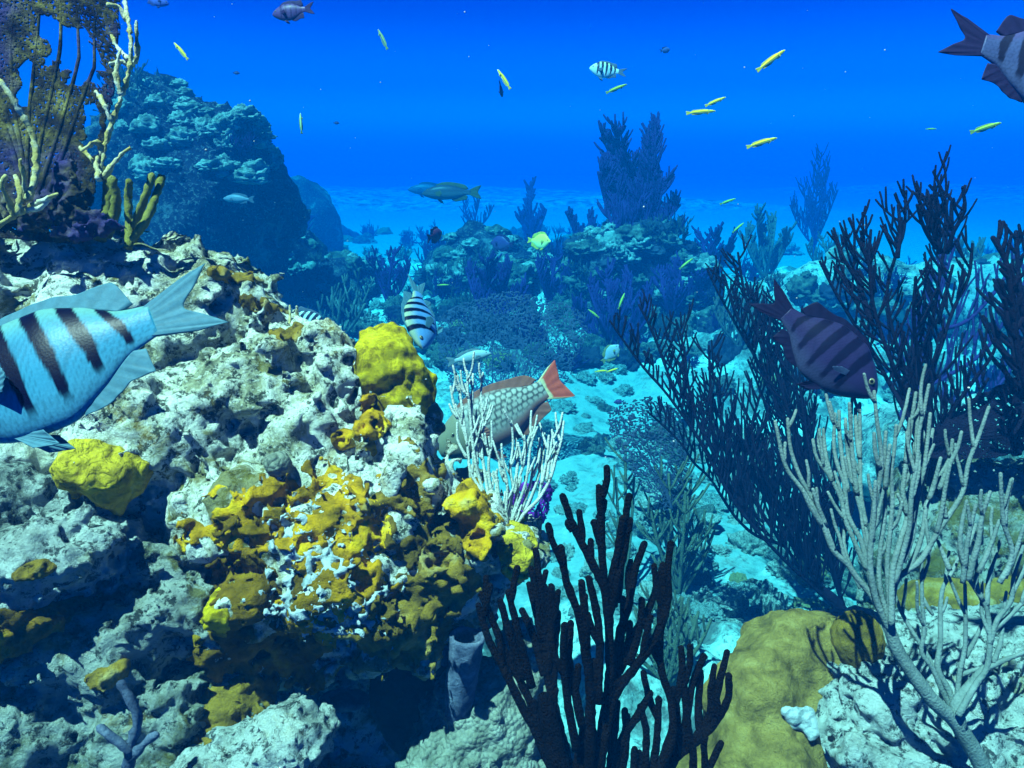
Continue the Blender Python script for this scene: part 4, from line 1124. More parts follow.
def mound(label, rows, h, seed, m, knobs=0, kpx=(0, 0, 0, 0), kr=(.04, .09), amp=.10, fr=2.2, d=5.0, kd=.2, km=None, name='coral_mound', tw=0, where=''):
    E = px_ells(rows)
    fn0 = lambda X, full: ell_field(X, E, .15) + (amp * (fbm(X * fr, 5, seed) * 1.5 + 1.1 * (billow(X * fr * 3, 4, seed + 4) - .35)) if full else 0)
    lo, hi = bounds(E, .2)
    v, f = field_mesh(fn0, lo, hi, h, band=.4)
    base = cam2w(v[[np.argmin(v[:, 1])]])[0]
    t = empty(name, base); tag(t, label, 'coral')
    obj('rock_core', cam2w(v), f, m, t)
    if knobs:
        rg = np.random.default_rng(seed)
        w = cam2w(v)
        nz = w[:, 2]
        q = np.nonzero((v[:, 0] / v[:, 2] * F + 512 > kpx[0]) & (v[:, 0] / v[:, 2] * F + 512 < kpx[1]) & (384 - v[:, 1] / v[:, 2] * F < kpx[3]) & (384 - v[:, 1] / v[:, 2] * F > kpx[2]) & (v[:, 2] < np.median(v[:, 2]) + kd))[0]
        pick = rg.choice(q, knobs)
        for i in pick:
            r = rg.uniform(*kr)
            kv, kf = knob_mesh(int(rg.integers(0, 5)))
            kv = kv * np.array([r * rg.uniform(.8, 1.5), r * rg.uniform(.8, 1.4), r * rg.uniform(.65, 1.15)]) + w[i] - np.array([0, 0, .25 * r])
            obj('knob', kv, kf, km if km else M[('head_pale', 'head_grey', 'head_pale', 'head_grey', 'head_dark')[int(rg.integers(0, 5))]], t)
    if tw:
        rg = np.random.default_rng(seed + 1)
        for i in rg.choice(q, tw):
            k = ['twig0', 'darktwig0', 'darktwig1', 'twig1', 'finger0', 'finger1'][int(rg.integers(0, 6))]
            o = link_mesh('soft_coral' if 'twig' in k else 'finger_coral', PROTO[k], None, w[i] - np.array([0, 0, .03]))
            r = rg.uniform(.09, .20) * (1 if 'twig' in k else .55)
            o.scale = (r, r, r * rg.uniform(.9, 1.4)); o.rotation_euler = (0, 0, rg.uniform(0, 6.28))
            lb = {'t': 'dusky twig bush growing', 'd': 'dark violet twig bush growing', 'f': 'pale finger coral growing'}[k[0]]
            tag(o, f'{lb} on the {where}', 'soft coral' if 'twig' in k else 'coral', f'{lb} on the {where}')
    return t

_km = {}
def knob_mesh(k):
    """lumpy dome of about unit radius"""
    if k not in _km:
        bm = bmesh.new(); bmesh.ops.create_icosphere(bm, subdivisions=4, radius=1)
        v = np.array([x.co for x in bm.verts]); f = [[q.index for q in x.verts] for x in bm.faces]; bm.free()
        n = v / np.linalg.norm(v, axis=1)[:, None]
        v = n * (1 + .45 * fbm(n * 1.7 + k * 7, 4, 70 + k, .6) * 1.4 + .30 * (.5 - worley(n * 2.6 + k * 3, 80 + k)))[:, None]
        v[:, 2] = np.where(v[:, 2] < 0, v[:, 2] * .5, v[:, 2])
        _km[k] = (v, f)
    return _km[k]

mound('great coral mound coloured dark for shade with pale knobs lightened for sun on its crown behind the ridge', [(200, 215, 4.9, 78, 100, .6), (165, 160, 4.8, 48, 62, .4), (224, 190, 4.8, 42, 62, .4), (178, 300, 5.1, 72, 100, .5), (242, 222, 4.9, 22, 34, .25), (140, 250, 5.0, 60, 150, .5)],
      .026, 701, M['mound'], 98, (120, 275, 80, 176), (.03, .075), kd=.05, amp=.16, tw=5, where='crown of the great mound', km=M['head_pale'])  # dark core and all-pale crown knobs put shade and sun into the colours
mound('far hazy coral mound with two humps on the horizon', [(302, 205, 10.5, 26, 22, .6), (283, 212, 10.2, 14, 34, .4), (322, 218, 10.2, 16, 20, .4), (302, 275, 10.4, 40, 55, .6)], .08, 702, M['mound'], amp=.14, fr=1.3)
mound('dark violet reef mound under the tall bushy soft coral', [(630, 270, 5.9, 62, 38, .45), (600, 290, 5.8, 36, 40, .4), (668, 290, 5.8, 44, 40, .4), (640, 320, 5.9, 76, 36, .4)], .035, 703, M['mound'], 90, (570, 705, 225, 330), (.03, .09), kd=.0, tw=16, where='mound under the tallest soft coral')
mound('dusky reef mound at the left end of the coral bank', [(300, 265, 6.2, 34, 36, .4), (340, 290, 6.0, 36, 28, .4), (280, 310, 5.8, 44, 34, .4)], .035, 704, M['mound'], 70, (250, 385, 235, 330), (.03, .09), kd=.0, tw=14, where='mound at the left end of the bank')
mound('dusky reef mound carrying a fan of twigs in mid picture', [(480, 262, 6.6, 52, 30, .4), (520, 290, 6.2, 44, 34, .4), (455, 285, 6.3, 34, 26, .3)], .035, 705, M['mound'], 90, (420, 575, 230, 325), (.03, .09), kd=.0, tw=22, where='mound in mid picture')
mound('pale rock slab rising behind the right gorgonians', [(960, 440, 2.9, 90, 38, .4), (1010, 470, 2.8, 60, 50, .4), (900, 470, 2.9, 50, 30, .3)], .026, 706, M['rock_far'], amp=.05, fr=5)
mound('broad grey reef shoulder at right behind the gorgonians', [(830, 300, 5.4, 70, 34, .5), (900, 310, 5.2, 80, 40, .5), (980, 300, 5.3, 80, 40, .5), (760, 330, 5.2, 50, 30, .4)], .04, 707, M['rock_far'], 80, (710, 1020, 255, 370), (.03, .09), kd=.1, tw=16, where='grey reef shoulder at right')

KIND = {'pale': ('stony_coral', 'pale lumpy coral head', 'coral'), 'grey': ('stony_coral', 'grey green coral head', 'coral'), 'dark': ('sponge', 'dark rounded sponge', 'sponge'),
        'tan': ('stony_coral', 'tan coral dome', 'coral'), 'finger': ('finger_coral', 'pale finger coral clump', 'coral'), 'plate': ('plate_coral', 'pale stacked plate coral', 'coral'),
        'twig': ('soft_coral', 'small dusky twig bush', 'soft coral'), 'darktwig': ('soft_coral', 'dark violet twig bush', 'soft coral'), 'rub': ('rubble_stone', 'pale rubble stone', 'stone')}
def scatter(zone, n, x0, x1, y0, y1, sizes, mix, seed, ok=None):
    rg = np.random.default_rng(seed)
    ks = [k for k, w in mix for _ in range(w)]
    px, py = rg.uniform(x0, x1, n), rg.uniform(y0, y1, n)
    order = np.argsort(py)
    pts = hit_sea(px, py, 16)
    for i in order:
        if not np.isfinite(pts[i]).all(): continue
        if ok and not ok(px[i], py[i]): continue
        k = ks[rg.integers(len(ks))]
        vs = [q for q in PROTO if q.rstrip('0123456789') == k]
        d = np.linalg.norm(pts[i] - CAM)
        r = rg.uniform(*sizes) / F * d
        if k in ('twig', 'darktwig'): r *= 1.5
        nm, lb, ct = KIND[k]
        o = link_mesh(nm, PROTO[vs[rg.integers(len(vs))]], None, pts[i] - np.array([0, 0, .12 * r]))
        o.scale = (r * rg.uniform(.8, 1.25), r * rg.uniform(.8, 1.25), r * rg.uniform(.75, 1.3))
        o.rotation_euler = (rg.uniform(-.2, .2), rg.uniform(-.2, .2), rg.uniform(0, 6.28))
        tag(o, f'{lb} {zone}', ct, f'{lb}s {zone}')
bankmix = [('pale', 4), ('grey', 5), ('dark', 4), ('tan', 1), ('finger', 2), ('plate', 1), ('twig', 4), ('darktwig', 5)]
scatter('on the hazy coral bank left of the striped fish', 100, 285, 410, 225, 350, (6, 15), bankmix, 31)
scatter('on the hazy coral bank behind the parrotfish', 120, 420, 610, 228, 370, (6, 16), bankmix, 32)
scatter('below the tall bushy soft coral', 66, 560, 720, 255, 375, (7, 17), bankmix, 33)
scatter('among the gorgonians at right', 60, 720, 1020, 250, 400, (8, 20), bankmix, 34)
scatter('on the pale rubble slope under the leaning gorgonian', 90, 640, 850, 430, 640, (7, 21), [('pale', 6), ('grey', 2), ('tan', 1), ('finger', 1), ('plate', 2), ('rub', 7)], 35)
scatter('on the pale sand channel', 70, 540, 700, 370, 620, (4, 14), [('rub', 8), ('pale', 3), ('grey', 1)], 36)
scatter('on the slope at the right picture edge', 22, 860, 1024, 430, 620, (12, 32), [('pale', 3), ('grey', 3), ('rub', 3), ('finger', 1)], 37)

scatter('crowding the reef between the striped fish and the violet mound', 46, 425, 640, 255, 365, (13, 24), [('darktwig', 5), ('twig', 2), ('dark', 3), ('pale', 2), ('grey', 3)], 38)
# tall soft corals of the middle distance
def bush(label, px, py, d, plumes, seed, m, r=.011, ntw=34, lean=.55, group=None, name='soft_coral', cat='soft coral', tl=(.07, .16), sub=.5):
    rg = np.random.default_rng(seed); gl = []
    q_ = hit_sea(px, py + 8, 16)[0]
    d1 = float((q_ - CAM) @ FW) if np.isfinite(q_).all() else d
    if seed > 901:
        d1 = min(max(d1, d * .8), d * 1.3); r *= d1 / d; tl = (tl[0] * d1 / d, tl[1] * d1 / d); d = d1
    foot = P(px, py, d)
    low = np.array([foot[0], foot[1], zsea(foot[0], foot[1])[0][0] - .02])
    if foot[2] - low[2] > .02: gl.append([(spline([low, foot], .04), np.full(len(spline([low, foot], .04)), r * 1.6))])
    for i, p in enumerate(plumes):
        limb = spline([P(*q, d + rg.uniform(-.12, .12) * (j > 0)) for j, q in enumerate(p)], .03)
        polys = [taper(limb, r * 1.5, r * .8)]
        L = np.linalg.norm(np.diff(limb, axis=0), axis=1).sum()
        polys += twigs(limb, rg, int(ntw * L), tl[0], tl[1], r * .85, r * .55, nrm(UP), .15, lean, None, .03, sub, lambda t: 1.15 - .55 * t)
        gl.append(polys)
    return colony(name, label, cat, group, m, None, gl, P(px, py, d), 5, .1, 0)
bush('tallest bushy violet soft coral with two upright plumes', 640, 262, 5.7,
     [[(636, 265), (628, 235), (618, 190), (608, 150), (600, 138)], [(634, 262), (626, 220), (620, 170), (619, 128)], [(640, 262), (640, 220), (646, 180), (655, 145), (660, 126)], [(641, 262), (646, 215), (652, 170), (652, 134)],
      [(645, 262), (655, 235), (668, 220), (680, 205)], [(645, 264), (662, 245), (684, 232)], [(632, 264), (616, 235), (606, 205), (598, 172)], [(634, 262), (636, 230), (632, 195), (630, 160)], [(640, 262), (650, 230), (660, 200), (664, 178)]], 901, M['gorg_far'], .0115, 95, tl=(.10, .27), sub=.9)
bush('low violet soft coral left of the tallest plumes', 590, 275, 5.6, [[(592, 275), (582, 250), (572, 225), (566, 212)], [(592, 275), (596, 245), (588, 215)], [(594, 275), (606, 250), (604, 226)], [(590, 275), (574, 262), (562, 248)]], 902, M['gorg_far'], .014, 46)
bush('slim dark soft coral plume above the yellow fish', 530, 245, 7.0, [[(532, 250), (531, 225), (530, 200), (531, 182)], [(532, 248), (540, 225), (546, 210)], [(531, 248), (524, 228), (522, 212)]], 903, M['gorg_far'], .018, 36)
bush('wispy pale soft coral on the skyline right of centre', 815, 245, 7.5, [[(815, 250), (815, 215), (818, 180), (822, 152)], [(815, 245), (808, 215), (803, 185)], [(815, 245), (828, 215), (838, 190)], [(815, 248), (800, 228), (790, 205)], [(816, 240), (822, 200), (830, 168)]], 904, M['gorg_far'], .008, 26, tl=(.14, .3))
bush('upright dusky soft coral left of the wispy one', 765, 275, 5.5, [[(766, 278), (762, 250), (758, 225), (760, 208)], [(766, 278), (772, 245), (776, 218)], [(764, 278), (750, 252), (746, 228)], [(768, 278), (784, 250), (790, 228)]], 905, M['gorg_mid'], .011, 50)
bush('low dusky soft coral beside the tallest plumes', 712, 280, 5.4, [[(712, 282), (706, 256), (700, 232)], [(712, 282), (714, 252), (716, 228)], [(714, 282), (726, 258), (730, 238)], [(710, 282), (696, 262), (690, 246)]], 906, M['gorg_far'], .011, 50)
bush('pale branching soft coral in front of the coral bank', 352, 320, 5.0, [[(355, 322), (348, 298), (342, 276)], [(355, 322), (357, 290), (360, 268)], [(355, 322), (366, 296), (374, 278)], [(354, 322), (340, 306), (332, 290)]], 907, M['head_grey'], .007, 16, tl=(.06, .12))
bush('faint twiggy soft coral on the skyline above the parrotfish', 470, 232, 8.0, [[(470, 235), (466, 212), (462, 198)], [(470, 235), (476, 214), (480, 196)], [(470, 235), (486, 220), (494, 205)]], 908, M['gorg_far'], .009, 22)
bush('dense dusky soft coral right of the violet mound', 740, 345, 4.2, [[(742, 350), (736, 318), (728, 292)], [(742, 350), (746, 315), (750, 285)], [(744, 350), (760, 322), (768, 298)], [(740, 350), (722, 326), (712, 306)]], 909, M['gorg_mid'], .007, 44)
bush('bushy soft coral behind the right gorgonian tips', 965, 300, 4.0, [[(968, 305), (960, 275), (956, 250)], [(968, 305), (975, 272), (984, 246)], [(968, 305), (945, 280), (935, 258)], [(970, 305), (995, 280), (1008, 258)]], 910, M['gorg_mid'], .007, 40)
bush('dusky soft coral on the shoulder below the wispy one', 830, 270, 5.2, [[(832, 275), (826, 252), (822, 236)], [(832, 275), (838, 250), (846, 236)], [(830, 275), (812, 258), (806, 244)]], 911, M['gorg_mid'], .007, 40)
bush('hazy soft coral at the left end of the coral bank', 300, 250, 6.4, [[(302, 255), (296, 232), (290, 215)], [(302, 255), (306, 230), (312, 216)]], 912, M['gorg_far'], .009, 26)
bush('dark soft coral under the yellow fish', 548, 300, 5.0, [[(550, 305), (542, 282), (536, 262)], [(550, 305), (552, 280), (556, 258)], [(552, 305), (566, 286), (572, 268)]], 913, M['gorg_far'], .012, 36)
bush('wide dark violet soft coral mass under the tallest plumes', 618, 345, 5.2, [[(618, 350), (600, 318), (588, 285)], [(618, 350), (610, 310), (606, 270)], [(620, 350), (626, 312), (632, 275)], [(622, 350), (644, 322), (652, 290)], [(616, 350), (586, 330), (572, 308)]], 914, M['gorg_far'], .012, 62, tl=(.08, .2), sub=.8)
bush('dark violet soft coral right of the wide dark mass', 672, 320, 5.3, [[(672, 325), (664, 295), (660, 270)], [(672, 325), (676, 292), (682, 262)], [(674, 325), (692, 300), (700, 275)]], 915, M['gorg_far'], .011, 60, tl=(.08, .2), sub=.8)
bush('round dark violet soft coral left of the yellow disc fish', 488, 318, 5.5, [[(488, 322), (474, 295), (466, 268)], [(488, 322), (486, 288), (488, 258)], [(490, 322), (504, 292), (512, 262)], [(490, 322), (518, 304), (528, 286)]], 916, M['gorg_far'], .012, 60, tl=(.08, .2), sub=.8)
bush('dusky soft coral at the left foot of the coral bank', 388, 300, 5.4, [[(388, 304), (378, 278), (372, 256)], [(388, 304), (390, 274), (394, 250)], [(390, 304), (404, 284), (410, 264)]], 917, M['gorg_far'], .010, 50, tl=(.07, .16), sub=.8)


# ------------------------------------------------------------------ fish
def interp(xs, ks, vs):
    """smooth curve through keys (monotone cubic)"""
    ks, vs = np.asarray(ks, float), np.asarray(vs, float)
    h = np.diff(ks); dl = np.diff(vs) / h
    mm = np.zeros(len(ks)); mm[0], mm[-1] = dl[0], dl[-1]
    for i in range(1, len(ks) - 1):
        mm[i] = 0 if dl[i - 1] * dl[i] <= 0 else 2 * dl[i - 1] * dl[i] / (dl[i - 1] + dl[i])
    i = np.clip(np.searchsorted(ks, xs) - 1, 0, len(ks) - 2)
    t = (xs - ks[i]) / h[i]
    return ((1 + 2 * t) * (1 - t) ** 2 * vs[i] + t * (1 - t) ** 2 * h[i] * mm[i] + t * t * (3 - 2 * t) * vs[i + 1] + t * t * (t - 1) * h[i] * mm[i + 1])

SP = {
 'sergeant': dict(k=[0, .03, .10, .22, .38, .55, .72, .88, 1.0], top=[.0, .055, .125, .205, .265, .262, .20, .105, .075], bot=[-.005, -.05, -.115, -.20, -.262, -.275, -.20, -.10, -.070], wid=[.005, .035, .062, .092, .105, .098, .068, .035, .018],
                  eye=(.125, .055, .030), tail=.28, fork=.15, spread=.15, dorsal=(.27, .88, .04, .085), anal=(.62, .88, .045, .09), pect=(.31, -.03, .17), pelv=(.36, .16)),
 'chromis': dict(k=[0, .03, .10, .22, .38, .55, .72, .88, 1.0], top=[.0, .055, .12, .19, .24, .235, .18, .095, .07], bot=[-.005, -.05, -.11, -.185, -.24, -.245, -.18, -.09, -.065], wid=[.005, .035, .06, .085, .095, .09, .06, .03, .016],
                  eye=(.12, .05, .03), tail=.26, fork=.12, spread=.18, dorsal=(.25, .88, .08, .14), anal=(.58, .88, .08, .13), pect=(.31, -.02, .15), pelv=(.36, .13)),
 'wrasse': dict(k=[0, .04, .12, .3, .5, .7, .88, 1.0], top=[.0, .028, .05, .068, .072, .064, .044, .036], bot=[-.004, -.024, -.044, -.066, -.072, -.062, -.04, -.034], wid=[.004, .025, .045, .06, .06, .05, .03, .014],
                eye=(.10, .02, .014), tail=.16, fork=.015, spread=.075, dorsal=(.28, .90, .035, .035), anal=(.55, .90, .03, .03), pect=(.26, -.01, .09), pelv=(.30, .05)),
 'parrot': dict(k=[0, .03, .09, .20, .36, .54, .72, .88, 1.0], top=[.03, .075, .125, .185, .228, .222, .175, .105, .085], bot=[-.055, -.09, -.13, -.19, -.235, -.235, -.18, -.10, -.080], wid=[.02, .045, .07, .10, .115, .105, .075, .04, .02],
                eye=(.17, .055, .020), tail=.19, fork=.045, spread=.17, dorsal=(.26, .92, .045, .05), anal=(.60, .92, .05, .06), pect=(.29, -.03, .17), pelv=(.32, .14)),
 'snapper': dict(k=[0, .04, .12, .25, .42, .6, .78, .9, 1.0], top=[.0, .04, .09, .14, .165, .15, .10, .06, .05], bot=[-.01, -.04, -.075, -.115, -.135, -.13, -.09, -.055, -.045], wid=[.005, .035, .06, .08, .085, .075, .05, .028, .015],
                 eye=(.13, .05, .018), tail=.22, fork=.07, spread=.14, dorsal=(.30, .90, .06, .05), anal=(.62, .88, .06, .06), pect=(.30, -.03, .16), pelv=(.34, .11)),
 'disc': dict(k=[0, .03, .09, .2, .36, .54, .72, .88, 1.0], top=[.0, .045, .10, .21, .30, .30, .23, .11, .07], bot=[-.005, -.04, -.10, -.22, -.31, -.31, -.23, -.11, -.065], wid=[.005, .025, .05, .075, .085, .08, .055, .03, .015],
              eye=(.13, .05, .03), tail=.22, fork=.05, spread=.13, dorsal=(.25, .95, .09, .12), anal=(.55, .95, .09, .12), pect=(.30, -.02, .14), pelv=(.34, .15)),
}
def lerp3(a, b, t): return np.asarray(a)[None] * (1 - t[:, None]) + np.asarray(b)[None] * t[:, None]

def body_colour(pat, x, z, zr, c):
    """skin pattern: x along the body 0 nose..1 tail root, zr -1 belly..1 back"""
    if pat == 'bars':
        col = lerp3(c['belly'], c['side'], smooth(-1.0, -.2, zr))
        row = np.floor(z / .022); u = (x + .014 * (row % 2)) / .028; fu = u - np.floor(u); fv = z / .022 - row
        r = np.sqrt(((fu - .3) / .7) ** 2 + ((fv - .5) / .6) ** 2)
        col = col * (1.06 - .30 * smooth(.62, .95, r) * smooth(.18, .30, x))[:, None]
        if 'back' in c: col = col * (1 - (smooth(.35, .95, zr) * .75)[:, None]) + np.array(c['back'])[None] * (smooth(.35, .95, zr) * .75)[:, None]
        bw = c.get('bw', .030)
        wob = .010 * pn(np.stack([x * 14, z * 30, x * 0 + 2], 1), 5)
        for cx in (.30, .445, .59, .735, .875):
            w = bw * (1 if cx < .85 else .75) * (.55 + .45 * smooth(-.85, .5, zr))
            d = np.abs(x + c.get('slant', 0) * zr + .05 * (zr - .2) * (zr + .3) * .6 + wob - cx)
            a = smooth(w * 1.08, w * .84, d) * smooth(-.86, -.62, zr)
            col = col * (1 - a[:, None]) + np.array(c['bar'])[None] * a[:, None]
        return col
    if pat == 'plain':
        col = lerp3(c['belly'], c['side'], smooth(-.9, .5, zr))
        return col * (1 + .18 * pn(np.stack([x * 40, z * 40, x * 0], 1), 3))[:, None]
    if pat == 'wrasse':
        col = lerp3(c['belly'], c['side'], smooth(-.7, -.2, zr))
        a = smooth(.34, .16, np.abs(zr - .05)) * smooth(.0, .1, x) * .85
        col = col * (1 - a[:, None]) + np.array(c['line'])[None] * a[:, None]
        a = smooth(.30, .45, zr) * .5
        return col * (1 - a[:, None]) + np.array(c['back'])[None] * a[:, None]
    if pat == 'scales':
        # rows of rounded scales outlined dark; face plain, belly red
        sx, sz = .050, .046
        xw = x + .016 * pn(np.stack([x * 16, z * 16, x * 0 + 1], 1), 21); zw = z + .014 * pn(np.stack([x * 16, z * 16, x * 0 + 5], 1), 22)
        row = np.floor(zw / sz); u = (xw + .5 * (row % 2) * sx) / sx; fu = u - np.floor(u); fv = zw / sz - row
        r = np.sqrt(((fu - .35) / .62) ** 2 + ((fv - .5) / .56) ** 2)
        a = smooth(.60, .86, r + .26 * pn(np.stack([x * 30, z * 30, x * 0], 1), 8)) * smooth(.22, .40, x) * smooth(-.62, -.1, zr) * .9
        col = lerp3(c['belly'], c['side'], smooth(-.75, -.25, zr))
        face = smooth(.32, .22, x)[:, None]
        col = col * (1 - face) + np.array(c['face'])[None] * face
        col = col * (1 - a[:, None]) + np.array(c['bar'])[None] * a[:, None]
        bk = (smooth(.82, .98, zr) * .7 * smooth(.2, .35, x))[:, None]
        return col * (1 - bk) + np.array(c['back'])[None] * bk

def sheet(base, tip, nu, nv, thick, ripple=.0, seed=0, bend=0.0):
    """a fin: sheet between a root curve and an edge curve (x,z), thicker at the root, rippled by its rays"""
    base, tip = np.asarray(base, float), np.asarray(tip, float)
    u = np.linspace(0, 1, nu)
    def res(c):
        s = np.linspace(0, 1, len(c)); return np.stack([interp(u, s, c[:, i]) for i in range(c.shape[1])], 1)
    b, t = res(base), res(tip)
    v = np.linspace(0, 1, nv)
    g = b[:, None] * (1 - v[None, :, None]) + t[:, None] * v[None, :, None]
    x, z = g[..., 0], g[..., 1]
    y = bend * (v[None] ** 1.6) + ripple * np.sin(u[:, None] * nu * .9) * v[None] + 0 * x
    th = thick * (1 - .8 * v)[None] + 0 * x
    A = np.stack([x, y + th, z], -1).reshape(-1, 3); B = np.stack([x, y - th, z], -1).reshape(-1, 3)
    i = np.arange(nu - 1)[:, None] * nv + np.arange(nv - 1)
    q = np.stack([i, i + nv, i + nv + 1, i + 1], -1).reshape(-1, 4)
    n = nu * nv
    f = q.tolist() + (q[:, ::-1] + n).tolist()
    rim = [j for j in range(nv)] + [j * nv + nv - 1 for j in range(1, nu)] + [(nu - 1) * nv + j for j in range(nv - 2, -1, -1)] + [j * nv for j in range(nu - 2, 0, -1)]
    for a, b_ in zip(rim, rim[1:] + rim[:1]): f.append([a, b_, b_ + n, a + n])
    uv = np.stack(np.meshgrid(u, v, indexing='ij'), -1).reshape(-1, 2)
    return np.vstack([A, B]), f, np.vstack([uv, uv])

def fish(name, label, cat, group, sp, pat, c, px, py, d, fwd, L, upc=(0, 1, 0), hi=1, fins=True, bend=.0):
    """fwd: heading (right, up, away) seen from the camera; L: nose to tail root in metres"""
    S = SP[sp]
    nx, na = (150, 72) if hi == 2 else ((70, 36) if hi == 1 else (28, 18))
    t = empty(name, P(px, py, d)); tag(t, label, cat, group)
    X = nrm(RM @ np.array(fwd, float)); Z = RM @ np.array(upc, float); Z = nrm(Z - X * (Z @ X)); Y = np.cross(Z, X)
    t.rotation_mode = 'QUATERNION'
    t.rotation_quaternion = Matrix([[X[i], Y[i], Z[i]] for i in range(3)]).to_quaternion()
    t.scale = (L, L, L)
    def part(nm, v, f, m, par=t, col=None):
        return link_mesh(nm, make_mesh(nm, v, f, m, True, col), par)
    xs = 1 - np.cos(np.linspace(0, math.pi / 2, nx)) if False else np.linspace(0, 1, nx) ** 1.25
    top, bot, wid = (interp(xs, S['k'], S[q]) for q in ('top', 'bot', 'wid'))
    th = np.arange(na) * 2 * math.pi / na
    mid, hh = (top + bot) / 2, (top - bot) / 2
    cy, cz = np.cos(th), np.sin(th)
    lens = 1 - .16 * np.abs(cz) ** 3
    y = wid[:, None] * (cy * lens)[None]; z = mid[:, None] + hh[:, None] * cz[None]
    xx = np.repeat(xs[:, None], na, 1)
    by = bend * np.clip(xx - .5, 0, 1) ** 2
    v = np.stack([.5 - xx, y + by, z], -1).reshape(-1, 3)
    i = np.arange(nx - 1)[:, None] * na
    a, b_ = i + np.arange(na), i + (np.arange(na) + 1) % na
    f = np.stack([a, b_, b_ + na, a + na], -1).reshape(-1, 4).tolist()
    f.append(list(range(na))[::-1]); f.append([(nx - 1) * na + q for q in range(na)])
    col = np.clip(body_colour(pat, xx.ravel(), z.ravel(), np.repeat(cz[None], nx, 0).ravel(), c), 0, 1)
    part('body', v, f, M['fish'], t, col)
    if not fins: 
        pass
    fc = np.array(c.get('fin', c['side']), float)
    nu, nv = (40, 14) if hi == 2 else (16, 6)
    def fin(nm, base, tip, thick, bend=0, colfn=None, loc=None, rot=None):
        v, f, uv = sheet(base, tip, nu, nv, thick, .0022 if hi else 0, 0, bend)
        cc = np.repeat(fc[None], len(v), 0) * (1 - .15 * (np.sin(uv[:, :1] * nu * 1.4) > .4))
        if colfn is not None: cc = colfn(uv, cc)
        if rot is not None: v = v @ np.array(rot).T
        if loc is not None: v = v + np.array(loc)
        part(nm, v, f, M['fin'], t, np.clip(cc, 0, 1))
    yb = bend * .25
    tl, fk, spd = S['tail'], S['fork'], S['spread']
    tcol = c.get('tailfn')
    base = [(-.47, S['top'][-1] * .85), (-.49, 0), (-.47, S['bot'][-1] * .85)]
    tip = [(-.5 - tl * .55, spd * .86), (-.5 - tl, spd), (-.5 - tl + fk * .55, spd * .45), (-.5 - tl + fk, 0), (-.5 - tl + fk * .55, -spd * .45), (-.5 - tl, -spd), (-.5 - tl * .55, -spd * .86)]
    fin('tail_fin', [(-.46, S['top'][-1] * .9), (-.47, S['top'][-1] * .6), (-.475, S['top'][-1] * .3), (-.475, 0), (-.475, S['bot'][-1] * .3), (-.47, S['bot'][-1] * .6), (-.46, S['bot'][-1] * .9)], tip, .010, yb, tcol)
    tz = lambda x: float(interp(np.array([x]), S['k'], S['top'])[0]); bz = lambda x: float(interp(np.array([x]), S['k'], S['bot'])[0])
    a, e_, h1, h2 = S['dorsal']
    q = np.linspace(a, e_, 7)
    prof = [.35, .85, 1, 1, 1.05, h2 / h1 * 1.0, .15]
    dxs = [.0, -.02, -.03, -.04, -.06, -.10, -.06]
    fin('dorsal_fin', [(.5 - x, tz(x) * .95) for x in q], [(.5 - x + dx, tz(x) + h1 * p) for x, p, dx in zip(q, prof, dxs)], .008)
    a, e_, h1, h2 = S['anal']
    q = np.linspace(a, e_, 6)
    fin('anal_fin', [(.5 - x, bz(x) * .95) for x in q], [(.5 - x + dx, bz(x) - h1 * p) for x, p, dx in zip(q, [.3, .95, 1.05, 1.1, h2 / h1, .1], [0, -.03, -.05, -.07, -.11, -.05])], .008)
    pxx, pz, pl = S['pect']
    wy = float(interp(np.array([pxx]), S['k'], S['wid'])[0])
    for s in (1, -1):
        ang = math.radians(28) * s
        R = [[math.cos(ang), math.sin(ang), 0], [-math.sin(ang), math.cos(ang), 0], [0, 0, 1]]
        fin('pectoral_fin', [(0, .03), (0, .0), (0, -.03)], [(-pl * .8, .05), (-pl, -.02), (-pl * .75, -.08)], .005, 0, None, (.5 - pxx, s * wy * .93, pz), R) if 'pfin' not in c else fin('pectoral_fin', [(0, .025), (0, .0), (0, -.025)], [(-pl * .5, .0), (-pl * .9, -.06), (-pl * .7, -.07)], .005, 0, lambda uv, cc: cc * 0 + np.array(c['pfin']), (.5 - pxx, s * wy * .93, pz), R)
    pxx, pl = S['pelv']
    for s in (1, -1):
        fin('pelvic_fin', [(.02, .0), (0, 0.0), (-.03, .0)], [(-pl * .35, -pl * .55), (-pl, -pl * .75), (-pl * .7, -pl * .2)], .005, s * .03, None, (.5 - pxx, s * .02, bz(pxx) * .93))
    ex, ez, er = S['eye']
    ew = float(interp(np.array([ex]), S['k'], S['wid'])[0]); et, eb = tz(ex), bz(ex)
    rel = (ez - (et + eb) / 2) / ((et - eb) / 2)
    ey = ew * math.sqrt(max(0.05, 1 - rel * rel)) * .95
    sg = 3 if hi == 2 else 2
    for s in (1, -1):
        bm = bmesh.new(); bmesh.ops.create_icosphere(bm, subdivisions=sg, radius=1)
        ev = np.array([p.co for p in bm.verts]); ef = [[p.index for p in w.verts] for w in bm.faces]; bm.free()
        eo = part('eye', ev * np.array([er, er * .55, er]) + np.array([.5 - ex, s * ey, ez]), ef, M['eye'])
        part('pupil', ev * np.array([er * .6, er * .45, er * .6]) + np.array([.5 - ex, s * (ey + er * .2), ez]), ef, M['pupil'], eo)
    return t

